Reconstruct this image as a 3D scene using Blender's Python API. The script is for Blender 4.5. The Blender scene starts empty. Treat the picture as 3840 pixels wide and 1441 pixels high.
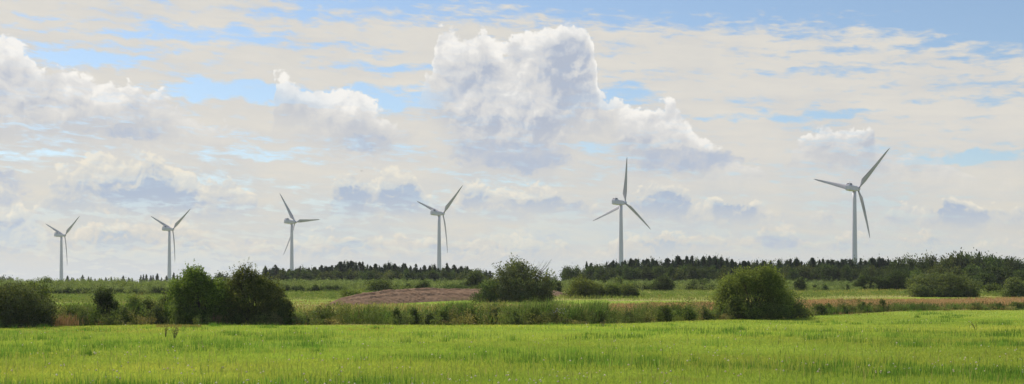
import bpy, math, random
import numpy as np

# ------------------------------------------------------------------ basics
F, CX, HR, ZC = 4600.0, 1920.0, 1110.0, 2.2      # focal length, centre column, eye-level row and eye height
rng = np.random.default_rng(7)
random.seed(7)
sc = bpy.context.scene
col = sc.collection


def sstep(t):
    t = np.clip(t, 0, 1)
    return t * t * (3 - 2 * t)


def gz(x, y):
    """terrain height: flat meadow, then a gentle rise to a low plateau"""
    x = np.asarray(x, float); y = np.asarray(y, float)
    z = 3.4 * sstep((y - 100) / 160) + 1.2 * sstep((y - 240) / 120)
    n = 0.05 * np.sin(x * 0.21 + 1.3) * np.sin(y * 0.17) + 0.04 * np.sin(x * 0.083 + y * 0.11)
    return z + n * np.clip((y - 5) / 60, 0, 1)


def wx(px, d):
    return (px - CX) / F * d


def row_of(d, z):
    return HR - (z - ZC) * F / d


_ds = np.arange(20, 300, 0.25)
_rows = row_of(_ds, 3.4 * sstep((_ds - 100) / 160) + 1.2 * sstep((_ds - 240) / 120))


def d_at(row):
    """distance at which the ground is seen at this row"""
    k = np.argmax(_rows <= row)
    return float(_ds[k])


# meadow edge (column -> distance)
_ex = [-400, 0, 200, 600, 1100, 1500, 2050, 2400, 2700, 2950, 3080, 3250, 3400, 3840, 4300]
_er = [1245, 1236, 1229, 1224, 1222, 1222, 1221, 1212, 1204, 1198, 1184, 1173, 1169, 1164, 1162]
_ed = [d_at(r) for r in _er]


def edge_d(px):
    return np.interp(px, _ex, _ed)


# ------------------------------------------------------------------ node helper
class V:
    """a float socket with operators"""
    def __init__(s, nt, sock): s.nt = nt; s.s = sock
    def _m(s, op, *args, clamp=False):
        n = s.nt.nodes.new('ShaderNodeMath'); n.operation = op; n.use_clamp = clamp
        for i, a in enumerate((s,) + args):
            if isinstance(a, V): s.nt.links.new(a.s, n.inputs[i])
            else: n.inputs[i].default_value = a
        return V(s.nt, n.outputs[0])
    def __add__(s, o): return s._m('ADD', o)
    def __radd__(s, o): return s._m('ADD', o)
    def __sub__(s, o): return s._m('SUBTRACT', o)
    def __rsub__(s, o): return (s * -1.0) + o
    def __mul__(s, o): return s._m('MULTIPLY', o)
    def __rmul__(s, o): return s._m('MULTIPLY', o)
    def __truediv__(s, o): return s._m('DIVIDE', o)
    def max(s, o): return s._m('MAXIMUM', o)
    def min(s, o): return s._m('MINIMUM', o)
    def sat(s): return s._m('ADD', 0.0, clamp=True)
    def abs(s): return s._m('ABSOLUTE')
    def pow(s, o): return s._m('POWER', o)
    def smooth(s, lo, hi):
        n = s.nt.nodes.new('ShaderNodeMapRange'); n.interpolation_type = 'SMOOTHSTEP'
        s.nt.links.new(s.s, n.inputs[0])
        n.inputs[1].default_value = lo; n.inputs[2].default_value = hi
        n.inputs[3].default_value = 0; n.inputs[4].default_value = 1
        return V(s.nt, n.outputs[0])


def combine(nt, x, y, z=0.0):
    n = nt.nodes.new('ShaderNodeCombineXYZ')
    for i, a in enumerate((x, y, z)):
        if isinstance(a, V): nt.links.new(a.s, n.inputs[i])
        else: n.inputs[i].default_value = a
    return n.outputs[0]


def noise(nt, vec, scale, detail=4, rough=0.5, w=None, dist=0.0):
    n = nt.nodes.new('ShaderNodeTexNoise'); n.noise_dimensions = '3D'
    nt.links.new(vec, n.inputs['Vector'])
    n.inputs['Scale'].default_value = scale; n.inputs['Detail'].default_value = detail
    n.inputs['Roughness'].default_value = rough; n.inputs['Distortion'].default_value = dist
    return V(nt, n.outputs[0])


def mixcol(nt, f, a, b, mode='MIX'):
    n = nt.nodes.new('ShaderNodeMix'); n.data_type = 'RGBA'; n.blend_type = mode
    if isinstance(f, V): nt.links.new(f.s, n.inputs[0])
    else: n.inputs[0].default_value = f
    for i, c in ((6, a), (7, b)):
        if isinstance(c, (tuple, list)): n.inputs[i].default_value = (*c[:3], 1)
        else: nt.links.new(c, n.inputs[i])
    return n.outputs[2]


def lin(r, g, b):
    return tuple((c / 255 / 12.92) if c / 255 <= .04045 else (((c / 255) + .055) / 1.055) ** 2.4 for c in (r, g, b))


# ------------------------------------------------------------------ sun
SUN_EL, SUN_AZ = math.radians(48), math.radians(-42)      # azimuth clockwise from +Y
sl = bpy.data.lights.new('sun', 'SUN'); sl.energy = 5.0; sl.angle = math.radians(0.5); sl.color = (1, .95, .86)
so = bpy.data.objects.new('sun', sl); col.objects.link(so)
sd = (math.cos(SUN_EL) * math.sin(SUN_AZ), math.cos(SUN_EL) * math.cos(SUN_AZ), math.sin(SUN_EL))
import mathutils
so.rotation_euler = mathutils.Vector(sd).to_track_quat('Z', 'Y').to_euler()
so.location = (0, 0, 60)


# ------------------------------------------------------------------ sky (world)
def build_world():
    w = bpy.data.worlds.new("World"); sc.world = w; w.use_nodes = True
    nt = w.node_tree; nt.nodes.clear()
    out = nt.nodes.new('ShaderNodeOutputWorld')
    bg_sky = nt.nodes.new('ShaderNodeBackground'); bg_sky.inputs[1].default_value = 0.115
    sky = nt.nodes.new('ShaderNodeTexSky'); sky.sky_type = 'NISHITA'; sky.sun_disc = False
    sky.sun_elevation = SUN_EL; sky.sun_rotation = SUN_AZ % (2 * math.pi)
    sky.air_density = 1.0; sky.dust_density = 0.4; sky.ozone_density = 2.0
    nt.links.new(sky.outputs[0], bg_sky.inputs[0])
    tc = nt.nodes.new('ShaderNodeTexCoord')
    sep = nt.nodes.new('ShaderNodeSeparateXYZ'); nt.links.new(tc.outputs['Generated'], sep.inputs[0])
    X, Y, Z = (V(nt, sep.outputs[i]) for i in range(3))
    K = 30.86
    A = X._m('ARCTAN2', Y) * K            # azimuth, 1 unit = 100 view pixels
    E = Z._m('ARCSINE') * K               # elevation, same unit

    def cv(px, py):                       # photograph column,row (2576 wide) -> azimuth,elevation units
        a = math.atan((px - 1288) / 3086.0)
        e = math.atan((744.6 - py) * math.cos(a) / 3086.0)
        return a * K, e * K
    P = combine(nt, A, E)

    def fcurve(a, pts, which):            # pts in view pixels; returns elevation units
        n = nt.nodes.new('ShaderNodeFloatCurve')
        c = n.mapping.curves[0]
        q = sorted(((cv(x, y)[0] + 14) / 28, min(max(cv(x, y)[1] / 8, 0), 1)) for x, y in pts)
        while len(c.points) < len(q): c.points.new(0.5, 0.5)
        for p, (x, y) in zip(c.points, q): p.location = (x, y); p.handle_type = 'VECTOR'
        n.mapping.update()
        n.inputs['Factor'].default_value = 1
        t = (a + 14.0) / 28.0
        nt.links.new(t.s, n.inputs['Value'])
        return V(nt, n.outputs[0]) * 8.0

    def ell(a, e, px, py, rx, ry, hard=0.0):   # soft ellipse 0..1
        ca, ce = cv(px, py)
        da = (a - ca) * (100.0 / rx); de = (e - ce) * (100.0 / ry)
        r = da * da + de * de
        return r.smooth(1.0, hard)

    # ---- noises
    n_big = noise(nt, P, 0.55, 5, .55) - .5
    vs = nt.nodes.new('ShaderNodeVectorMath'); vs.operation = 'ADD'
    nt.links.new(P, vs.inputs[0]); vs.inputs[1].default_value = (31.7, 12.3, 5)
    P2 = vs.outputs[0]
    n_w1 = noise(nt, P2, 1.1, 3, .5) - .5
    n_w2 = noise(nt, combine(nt, A + 50.0, E), 1.1, 3, .5) - .5
    Aw = A + n_w1 * 0.9; Ew = E + n_w2 * 0.7
    # stretched streaks for the high sheet
    tilt = E + A * 0.06
    Ps = combine(nt, A * 0.30 + n_w1 * .25, tilt * 1.9 + n_w2 * .3, 3.0)
    st1 = noise(nt, Ps, 1.0, 9, .62) - .5
    Pf = combine(nt, A * 1.7 + n_w1 * .5, tilt * 6.5 + n_w2 * .9, 8.0)
    st2 = noise(nt, Pf, 1.0, 6, .6) - .5
    # coverage of the high sheet: top boundary plus blue slots
    top = fcurve(A + n_w1 * .4, [(-300, -60), (560, -60), (700, 10), (760, 60), (1000, 72), (1300, 70), (1500, 92),
                      (1800, 98), (2050, 110), (2300, 135), (2576, 168), (2900, 190)], 0)
    cov = (top - E) * 1.1 + .42
    cov = cov.min(0.55)
    # bring sheet down for the left third
    slots = None
    for (px, py, rx, ry, s) in [(520, 88, 260, 34, .75), (210, 146, 190, 24, .75), (640, 232, 330, 34, .85),
                                (980, 240, 200, 42, .8), (330, 205, 60, 10, .3), (1000, 170, 240, 18, .45),
                                (1560, 240, 140, 34, .6), (1960, 292, 330, 15, .6), (2440, 392, 170, 20, .75),
                                (640, 382, 210, 24, .45), (60, 38, 200, 12, .3), (2200, 118, 330, 14, .35),
                                (2080, 178, 330, 14, .32), (1540, 362, 160, 14, .4), (1180, 500, 240, 40, .25),
                                (1400, 590, 260, 34, .4), (40, 600, 90, 40, .45), (300, 118, 260, 14, .3),
                                (180, 75, 280, 14, .4), (700, 30, 120, 20, .4), (120, 385, 150, 12, .3), (1330, 365, 120, 10, .3), (1000, 430, 200, 20, .2), (2000, 700, 500, 20, .15), (300, 640, 400, 20, .25),
                                (2450, 250, 200, 10, .3), (900, 120, 200, 16, .35), (30, 560, 120, 50, .3),
                                (560, 610, 420, 16, .25), (2150, 640, 500, 30, .2)]:
        el_ = ell(Aw, Ew, px, py, rx, ry) * s
        slots = el_ if slots is None else slots + el_
    hi = cov - slots + st1 * 2.1 + st2 * 2.1
    sheet_a = hi.smooth(-0.25, 0.55)
    sheet_a = sheet_a.max(E.smooth(3.4, 1.6) * .85)
    # wisps above the boundary
    w2 = ((top - E + 0.6) * .6).min(.3) + st1 * 1.6 + st2 * 1.6 - .3
    sheet_a = sheet_a.max(w2.smooth(0.0, .5) * .55)
    # sheet colour: creamy, a little greyer low down, brighter streaks
    shade = (st1 * 1.6 + n_big * .8 + .5).sat()
    c_hi = mixcol(nt, shade, lin(207, 207, 206), lin(229, 224, 213))
    c_lo = mixcol(nt, (shade * 1.4 - .1).sat(), lin(194, 205, 212), lin(219, 215, 203))
    c_sheet = mixcol(nt, E.smooth(4.2, 1.0), c_hi, c_lo)
    # thin high veil near the horizon (blue-grey air)
    c_sheet = mixcol(nt, E.smooth(1.6, 0.2) * .6, c_sheet, lin(204, 211, 217))
    blue_hi = None

    # ---- cumulus layers
    f_w = noise(nt, P2, 5.0, 3, .5) - .5
    f_w2 = noise(nt, combine(nt, A + 70.0, E), 5.0, 3, .5) - .5
    Af = A + n_w1 * .6 + f_w * .22; Ef = E + n_w2 * .5 + f_w2 * .22

    def billow(a_, e_, sc_, seed):
        n = nt.nodes.new('ShaderNodeTexVoronoi'); n.voronoi_dimensions = '2D'; n.feature = 'SMOOTH_F1'
        n.normalize = True
        nt.links.new(combine(nt, a_ + seed, e_ * 1.2), n.inputs['Vector'])
        n.inputs['Scale'].default_value = sc_; n.inputs['Detail'].default_value = 3.0
        n.inputs['Roughness'].default_value = .55; n.inputs['Lacunarity'].default_value = 2.1
        n.inputs['Smoothness'].default_value = .25
        return V(nt, n.outputs['Distance'])

    def relief(sc_, off, seed, detail=8, rough=.52, k=1.0, vk=.55):
        a = noise(nt, combine(nt, Aw * 1.0 + seed, Ew * 1.15, seed), sc_, detail, rough)
        b = noise(nt, combine(nt, Aw * 1.0 + (seed - off * .55), Ew * 1.15 + off, seed), sc_, detail, rough)
        va = billow(Af, Ef, sc_ * 1.9, seed); vb = billow(Af - off * .35, Ef + off * .6, sc_ * 1.9, seed)
        return (a - b) * k + (vb - va) * vk, a - .5, va

    def shades(lst):
        r = None
        for (px, py, rx, ry, s) in lst:
            el_ = ell(Aw, Ew, px, py, rx, ry, .1) * s
            r = el_ if r is None else r + el_
        return r

    def cumulus(prev, tops, base, amp, soft, softb, rsc, off, seed, shl, lit, mid, dark, op, kr=3.0, depthk=1.0, based=.6, edge=2.2, vk=.5, s0=.40, rimk=.40):
        rel, nn, va = relief(rsc, off, seed, vk=vk)
        ne = noise(nt, combine(nt, A + seed * 3, E * 1.1, seed + 2.0), edge, 7, .58) - .5
        t = fcurve(A + ne * .35, tops, 0)
        b = fcurve(A, base, 1)
        d = t - E + ne * amp + nn * amp * .8 - va * amp * .9 + amp * .36
        at = d.smooth(0.0, soft)
        ab = (E - b + nn * .5 + ne * .25).smooth(-softb * .5, softb)
        al = at * ab * op
        rim = (d * depthk).smooth(1.0, 0.0)
        basef = (E - b).smooth(1.1, -.1)
        s = rim * rimk + rel * kr + nn * 1.1 + s0 - basef * based
        if shl: s = s - shades(shl) * (.8 + nn * 2.6 - rel * 3.0)
        c1 = mixcol(nt, s.smooth(-.45, .35), dark, mid)
        c = mixcol(nt, s.smooth(.25, 1.0), c1, lit)
        return mixcol(nt, al, prev, c), al

    col_sky_sheet = c_sheet
    alpha_total = sheet_a
    # upper, near cumulus
    T1 = [(-400, 200), (-60, 100), (40, 108), (75, 140), (95, 178), (150, 168), (205, 180), (255, 212), (300, 226), (335, 208),
          (380, 238), (430, 246), (480, 292), (600, 330), (676, 345), (684, 360), (692, 212), (722, 203), (760, 224), (810, 234),
          (860, 240), (915, 243), (960, 285), (1010, 330), (1050, 345), (1056, 250), (1076, 190), (1092, 160), (1094, 84), (1120, 80), (1165, 100),
          (1215, 72), (1268, 130), (1295, 100), (1345, 92), (1380, 72), (1420, 66), (1470, 76), (1490, 100), (1498, 160), (1506, 235),
          (1560, 258), (1605, 282), (1650, 272), (1695, 266), (1730, 300), (1765, 350), (1800, 385), (1900, 432), (1960, 470),
          (1990, 372), (2080, 320), (2140, 326), (2220, 350), (2250, 388), (2340, 392), (2420, 432), (2500, 480), (2900, 500)]
    B1 = [(-400, 350), (0, 345), (400, 352), (560, 350), (640, 340), (690, 300), (730, 318), (790, 345), (870, 386), (960, 394), (1030, 350), (1056, 262), (1090, 290), (1130, 340), (1165, 415), (1250, 432), (1390, 432),
          (1440, 350), (1540, 345), (1570, 420), (1620, 440), (1900, 440), (1980, 420), (2100, 430), (2380, 448), (2900, 440)]
    SH1 = [(1440, 180, 80, 110, .8), (1370, 330, 110, 60, .35), (1210, 310, 80, 60, .4), (1240, 190, 40, 50, .3), (1120, 300, 40, 40, .3), (1300, 150, 30, 60, .25), (160, 240, 60, 40, .25), (760, 280, 60, 40, .3), (1650, 340, 50, 50, .3), (1290, 402, 170, 60, .4), (920, 368, 80, 34, .4), (1730, 408, 190, 45, .4),
           (320, 334, 120, 22, .4), (60, 280, 90, 50, .18), (350, 270, 50, 60, .25), (1215, 180, 60, 50, .18),
           (1000, 330, 60, 30, .15), (1480, 290, 90, 60, .3), (2150, 370, 150, 60, .35), (2180, 345, 60, 20, .4), (2300, 420, 90, 16, .3), (1120, 250, 40, 50, .12), (1590, 380, 60, 60, .35)]
    # middle band
    T2 = [(-400, 560), (-20, 450), (40, 460), (60, 520), (110, 500), (135, 440), (180, 430), (230, 392), (300, 396), (355, 386), (400, 398),
          (470, 428), (525, 452), (580, 448), (640, 500), (690, 560), (825, 560), (838, 455), (872, 434), (915, 452), (945, 442), (990, 424),
          (1040, 438), (1062, 480), (1100, 505), (1145, 520), (1156, 458), (1192, 450), (1230, 480), (1300, 474), (1362, 468), (1430, 502), (1500, 525),
          (1575, 560), (1592, 490), (1620, 470), (1672, 452), (1715, 470), (1745, 505), (1800, 503), (1862, 512), (1905, 503), (1955, 545), (2020, 530), (2100, 545), (2215, 560),
          (2235, 520), (2300, 512), (2345, 530), (2375, 508), (2425, 498), (2468, 530), (2520, 520), (2600, 525), (2900, 540)]
    B2 = [(-400, 640), (60, 630), (120, 520), (300, 535), (500, 545), (640, 540), (740, 540), (860, 540), (950, 552), (1080, 545), (1200, 535), (1400, 542), (1560, 545), (1700, 560),
          (1960, 560), (2100, 570), (2300, 570), (2600, 575), (2900, 575)]
    SH2 = [(380, 440, 60, 34, .8), (400, 500, 120, 44, 1.0), (300, 470, 60, 40, .5), (180, 525, 60, 24, .4), (20, 470, 60, 50, .5), (890, 490, 60, 55, .95),
           (1010, 495, 65, 50, .95), (1680, 515, 90, 46, .95), (1850, 535, 80, 30, .8), (1390, 520, 110, 28, .5), (1200, 500, 50, 30, .4), (2420, 540, 80, 32, .9), (580, 545, 120, 10, .35)]
    T3 = [(-400, 620), (0, 560), (60, 548), (110, 600), (180, 600), (250, 545), (330, 555), (420, 545), (520, 585), (600, 620), (720, 610), (800, 585), (880, 600), (1000, 590), (1100, 610),
          (1200, 600), (1320, 585), (1400, 600), (1480, 640), (1560, 600), (1660, 585), (1740, 600), (1820, 590), (1905, 600), (1925, 570), (1965, 560), (2005, 590), (2020, 625),
          (2100, 600), (2160, 590), (2230, 620), (2330, 590), (2390, 600), (2480, 610), (2600, 600), (2900, 600)]
    B3 = [(-400, 640), (0, 640), (500, 650), (1000, 655), (1500, 655), (2000, 630), (2900, 650)]
    SH3 = [(300, 600, 90, 30, .6), (880, 620, 80, 26, .6), (1120, 630, 90, 22, .5), (1660, 615, 70, 24, .6), (1260, 610, 60, 22, .5), (480, 625, 80, 18, .5), (2250, 640, 90, 18, .5), (1955, 605, 60, 34, .6), (60, 610, 80, 30, .5), (700, 640, 200, 14, .3), (2120, 615, 50, 18, .3), (2360, 605, 40, 16, .3)]
    lit3, mid3, dk3 = lin(235, 227, 210), lin(215, 212, 203), lin(182, 195, 208)
    lit2, mid2, dk2 = lin(240, 233, 216), lin(211, 212, 209), lin(170, 186, 208)
    lit1, mid1, dk1 = lin(250, 247, 241), lin(218, 218, 218), lin(176, 186, 204)
    c, a3 = cumulus(c_sheet, T3, B3, .8, .2, .6, 1.4, .12, 17.0, SH3, lit3, mid3, dk3, .88, 3.0, 1.4, .6, 2.8, .42, .52)
    c, a2 = cumulus(c, T2, B2, .7, .12, .6, 1.2, .13, 9.0, SH2, lit2, mid2, dk2, .92, 2.6, 1.5, .6, 2.8, .42, .42)
    c, a1 = cumulus(c, T1, B1, .9, .13, 1.5, .85, .18, 4.0, SH1, lit1, mid1, dk1, .95, 2.6, 1.1, .45, 2.1, .4, .22, .62)
    pm = None
    for (px, py, rx, ry, s_) in [(1290, 392, 210, 56, 1), (925, 360, 100, 38, .9), (1730, 405, 210, 42, 1), (320, 334, 150, 22, .8), (1955, 605, 80, 42, .8), (80, 600, 110, 44, .5),
                                 (15, 470, 90, 60, .7), (560, 606, 300, 14, .5), (1400, 590, 200, 30, .45), (2180, 415, 240, 16, .4), (300, 655, 300, 16, .3), (1800, 660, 400, 14, .3)]:
        e_ = ell(Af, Ef, px, py, rx, ry, .0) * s_
        pm = e_ if pm is None else pm.max(e_)
    nb_ = noise(nt, combine(nt, Af + 3.0, Ef * 1.6, 40.0), 1.6, 7, .6)
    nb2 = noise(nt, combine(nt, Af * 1.3 + 9.0, Ef * 2.2, 60.0), 3.2, 6, .6)
    pa = (pm + (nb_ - .5) * 2.0 + (nb2 - .5) * 1.0).smooth(.3, 1.15) * .85
    c = mixcol(nt, pa, c, mixcol(nt, nb_.smooth(.35, .65), lin(192, 199, 211), lin(178, 190, 209)))
    alpha = sheet_a.max(a1).max(pa).max(a2).max(a3)
    # overhead, well above the view, the cloud thins out
    alpha = alpha * E.smooth(26.0, 10.0)
    bg_c = nt.nodes.new('ShaderNodeBackground'); bg_c.inputs[1].default_value = 1.0
    nt.links.new(c, bg_c.inputs[0])
    mx = nt.nodes.new('ShaderNodeMixShader')
    nt.links.new(alpha.s, mx.inputs[0]); nt.links.new(bg_sky.outputs[0], mx.inputs[1]); nt.links.new(bg_c.outputs[0], mx.inputs[2])
    nt.links.new(mx.outputs[0], out.inputs[0])
    w.cycles.sampling_method = 'MANUAL'; w.cycles.sample_map_resolution = 512


build_world()

# ------------------------------------------------------------------ materials
MATS = {}


def leaf_mat(name, transl=.35, gloss=.12, tr_tint=(1.12, 1.1, .5)):
    m = bpy.data.materials.new(name); m.use_nodes = True; nt = m.node_tree; nt.nodes.clear()
    out = nt.nodes.new('ShaderNodeOutputMaterial')
    at = nt.nodes.new('ShaderNodeAttribute'); at.attribute_name = 'Col'
    oi = nt.nodes.new('ShaderNodeObjectInfo')
    v = V(nt, oi.outputs['Random']) * .45 + .85
    hs = nt.nodes.new('ShaderNodeHueSaturation'); hs.inputs['Saturation'].default_value = .94; nt.links.new(at.outputs['Color'], hs.inputs['Color']); nt.links.new(v.s, hs.inputs['Value'])
    d = nt.nodes.new('ShaderNodeBsdfPrincipled'); d.inputs['Roughness'].default_value = .75
    d.inputs['Specular IOR Level'].default_value = gloss
    nt.links.new(hs.outputs[0], d.inputs['Base Color'])
    t = nt.nodes.new('ShaderNodeBsdfTranslucent')
    tc = mixcol(nt, 1.0, hs.outputs[0], tr_tint, 'MULTIPLY')
    nt.links.new(tc, t.inputs[0])
    mx = nt.nodes.new('ShaderNodeMixShader'); mx.inputs[0].default_value = transl
    nt.links.new(d.outputs[0], mx.inputs[1]); nt.links.new(t.outputs[0], mx.inputs[2])
    nt.links.new(mx.outputs[0], out.inputs[0])
    return m


def plain_mat(name, colr, rough=.6, spec=.3, c2=None, scale=3.0, bump=0.0, metal=0.0, stretch=(1, 1, 1)):
    m = bpy.data.materials.new(name); m.use_nodes = True; nt = m.node_tree
    b = nt.nodes['Principled BSDF']; b.inputs['Roughness'].default_value = rough
    b.inputs['Specular IOR Level'].default_value = spec; b.inputs['Metallic'].default_value = metal
    tc = nt.nodes.new('ShaderNodeTexCoord'); mp = nt.nodes.new('ShaderNodeMapping'); mp.inputs['Scale'].default_value = stretch
    nt.links.new(tc.outputs['Object'], mp.inputs[0])
    n = noise(nt, mp.outputs[0], scale, 6, .6)
    c = mixcol(nt, n.smooth(.35, .7), colr, c2 or tuple(k * .85 for k in colr))
    nt.links.new(c, b.inputs['Base Color'])
    if bump:
        bp = nt.nodes.new('ShaderNodeBump'); bp.inputs['Distance'].default_value = bump
        nt.links.new(n.s, bp.inputs['Height']); nt.links.new(bp.outputs[0], b.inputs['Normal'])
    return m


def ground_mat(name, cols, s1=.12, s2=1.5, stretch=1.0, bump=.05):
    """three-tone mottled ground; large drifts (s1) and fine mottling (s2)"""
    m = bpy.data.materials.new(name); m.use_nodes = True; nt = m.node_tree
    b = nt.nodes['Principled BSDF']; b.inputs['Roughness'].default_value = .95; b.inputs['Specular IOR Level'].default_value = .05
    tc = nt.nodes.new('ShaderNodeTexCoord'); mp = nt.nodes.new('ShaderNodeMapping'); mp.inputs['Scale'].default_value = (1 / stretch, 1, 1)
    nt.links.new(tc.outputs['Object'], mp.inputs[0])
    a = noise(nt, mp.outputs[0], s1, 5, .6); f = noise(nt, mp.outputs[0], s2, 5, .65)
    c = mixcol(nt, a.smooth(.38, .62), cols[0], cols[1])
    c = mixcol(nt, f.smooth(.5, .75) * .8, c, cols[2])
    nt.links.new(c, b.inputs['Base Color'])
    bp = nt.nodes.new('ShaderNodeBump'); bp.inputs['Distance'].default_value = bump
    nt.links.new(f.s, bp.inputs['Height']); nt.links.new(bp.outputs[0], b.inputs['Normal'])
    return m


M_LEAF = leaf_mat('broad_leaf', .37, .06)
M_WILLOW = leaf_mat('willow_leaf', .38, .1)
M_GRASS = leaf_mat('grass_blade', .5, .1, (1.12, 1.06, .7))
M_NEEDLE = leaf_mat('needle', .1, .1)
M_DRY = leaf_mat('dry_stem', .3, .1, (1.1, 1, .8))
M_BARK = plain_mat('bark', (.09, .07, .055), .9, .1, (.05, .04, .03), 6, .02)


# ------------------------------------------------------------------ mesh helpers
def tag(o, label=None, cat=None, group=None, kind=None):
    if label: o['label'] = label
    if cat: o['category'] = cat
    if group: o['group'] = group
    if kind: o['kind'] = kind
    return o


def mesh_np(name, verts, loops, per, mat, cols=None, smooth=False):
    """verts (n,3); loops flat index array, 'per' corners per face"""
    me = bpy.data.meshes.new(name)
    nf = len(loops) // per
    me.vertices.add(len(verts)); me.vertices.foreach_set('co', np.asarray(verts, np.float32).ravel())
    me.loops.add(len(loops)); me.loops.foreach_set('vertex_index', np.asarray(loops, np.int32))
    me.polygons.add(nf); me.polygons.foreach_set('loop_start', np.arange(0, nf * per, per, dtype=np.int32))
    if smooth: me.polygons.foreach_set('use_smooth', np.ones(nf, bool))
    me.update(calc_edges=True)
    if cols is not None:
        ca = me.color_attributes.new('Col', 'FLOAT_COLOR', 'POINT')
        c4 = np.ones((len(verts), 4), np.float32); c4[:, :3] = cols
        ca.data.foreach_set('color', c4.ravel())
    if mat: me.materials.append(mat)
    return me


def link(name, me, parent=None):
    o = bpy.data.objects.new(name, me); col.objects.link(o)
    if parent: o.parent = parent
    return o


def empty(name, loc, rz=0):
    o = bpy.data.objects.new(name, None); col.objects.link(o); o.location = loc; o.rotation_euler.z = rz
    o.empty_display_size = .3
    return o


def rand_unit(n, r=rng):
    v = r.normal(size=(n, 3)); return v / np.linalg.norm(v, axis=1, keepdims=True)


def pal(n, cols, r=rng, jit=.18):
    """n random colours blended from a palette"""
    cols = np.array(cols); k = r.integers(0, len(cols), n); k2 = r.integers(0, len(cols), n); t = r.random((n, 1)) * .5
    c = cols[k] * (1 - t) + cols[k2] * t
    return c * (1 + (r.random((n, 1)) - .5) * 2 * jit)


def blades_geo(x, y, z, h, w, lean=.3, bend=(0, 0), r=rng, two=False):
    n = len(x); az = r.random(n) * math.pi
    dx, dy = np.cos(az) * w / 2, np.sin(az) * w / 2
    la = r.random(n) * 2 * math.pi; ll = r.random(n) * lean * h
    tx = x + np.cos(la) * ll + bend[0] * h; ty = y + np.sin(la) * ll + bend[1] * h
    if not two:
        v = np.empty((n, 3, 3)); v[:, 0] = np.c_[x - dx, y - dy, z - .01]; v[:, 1] = np.c_[x + dx, y + dy, z - .01]; v[:, 2] = np.c_[tx, ty, z + h]
        return v.reshape(-1, 3), 3
    v = np.empty((n, 4, 3))
    mx, my, mz = x * .55 + tx * .45, y * .55 + ty * .45, z + h * .62
    mx2 = x + (tx - x) * .35; my2 = y + (ty - y) * .35
    v[:, 0] = np.c_[x, y, z - .01]
    v[:, 1] = np.c_[mx2 + dx, my2 + dy, mz - h * .1]
    v[:, 2] = np.c_[tx, ty, z + h]
    v[:, 3] = np.c_[mx2 - dx, my2 - dy, mz - h * .1]
    return v.reshape(-1, 3), 4


def blades_mesh(name, x, y, h, w, cols, mat, lean=.3, bend=(0, 0), two=False, z=None):
    z = gz(x, y) if z is None else z
    v, per = blades_geo(x, y, z, h, w, lean, bend, two=two)
    c = np.repeat(cols, per, axis=0)
    return mesh_np(name, v, np.arange(len(v)), per, mat, c)


def leaf_quads(c, size, r=rng, up=0.0, aspect=.6, out=None, droop=0.0):
    """rhombus leaves at centres c"""
    n = len(c); a = rand_unit(n, r)
    if out is not None: a = a + out * .5
    a[:, 2] += up - droop; a /= np.linalg.norm(a, axis=1, keepdims=True)
    b = np.cross(a, rand_unit(n, r)); b /= np.linalg.norm(b, axis=1, keepdims=True) + 1e-9
    s = np.asarray(size).reshape(-1, 1) * np.ones((n, 1))
    v = np.empty((n, 4, 3))
    v[:, 0] = c - a * s * .5; v[:, 1] = c + b * s * aspect * .5; v[:, 2] = c + a * s * .5; v[:, 3] = c - b * s * aspect * .5
    return v.reshape(-1, 3)


def tubes(segs, k=6):
    """segs: list of polylines [(x,y,z,r),...] -> verts, quad loops"""
    vs, ls = [], []
    for s in segs:
        s = np.array(s, float); base = len(vs)
        for i, p in enumerate(s):
            d = (s[min(i + 1, len(s) - 1)] - s[max(i - 1, 0)])[:3]; d /= np.linalg.norm(d) + 1e-9
            u = np.cross(d, (0.3, 1, .1)); u /= np.linalg.norm(u) + 1e-9; w = np.cross(d, u)
            for j in range(k):
                t = 2 * math.pi * j / k
                vs.append(p[:3] + (u * math.cos(t) + w * math.sin(t)) * p[3])
        for i in range(len(s) - 1):
            for j in range(k):
                a = base + i * k + j; b = base + i * k + (j + 1) % k
                ls += [a, b, b + k, a + k]
    return np.array(vs), ls


# ------------------------------------------------------------------ ground
def zone(px, d):
    """which surface lies at column px, distance d"""
    if d > 262: return 'far_ground'
    e = edge_d(px)
    if d < e: return 'meadow'
    r = row_of(d, float(gz(0, d)))
    if px < 1000:
        if 1138 < r < 1150: return 'pasture'
        return 'rough_ground'
    if px > 2290:
        far = np.interp(px, [2290, 2700, 3100, 3840], [1141, 1137, 1126, 1119])
        if r > far: return 'crop_field' if d > e + (6 if px < 3050 else 3) else 'rough_ground'
        if r > far - 8: return 'pasture'
        return 'rough_ground'
    if 1300 < px < 2290 and 1128 < r < 1140: return 'pasture'
    if px < 1400 and (1126 < r < 1133 or 1138 < r < 1144): return 'pasture'
    return 'rough_ground'


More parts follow.
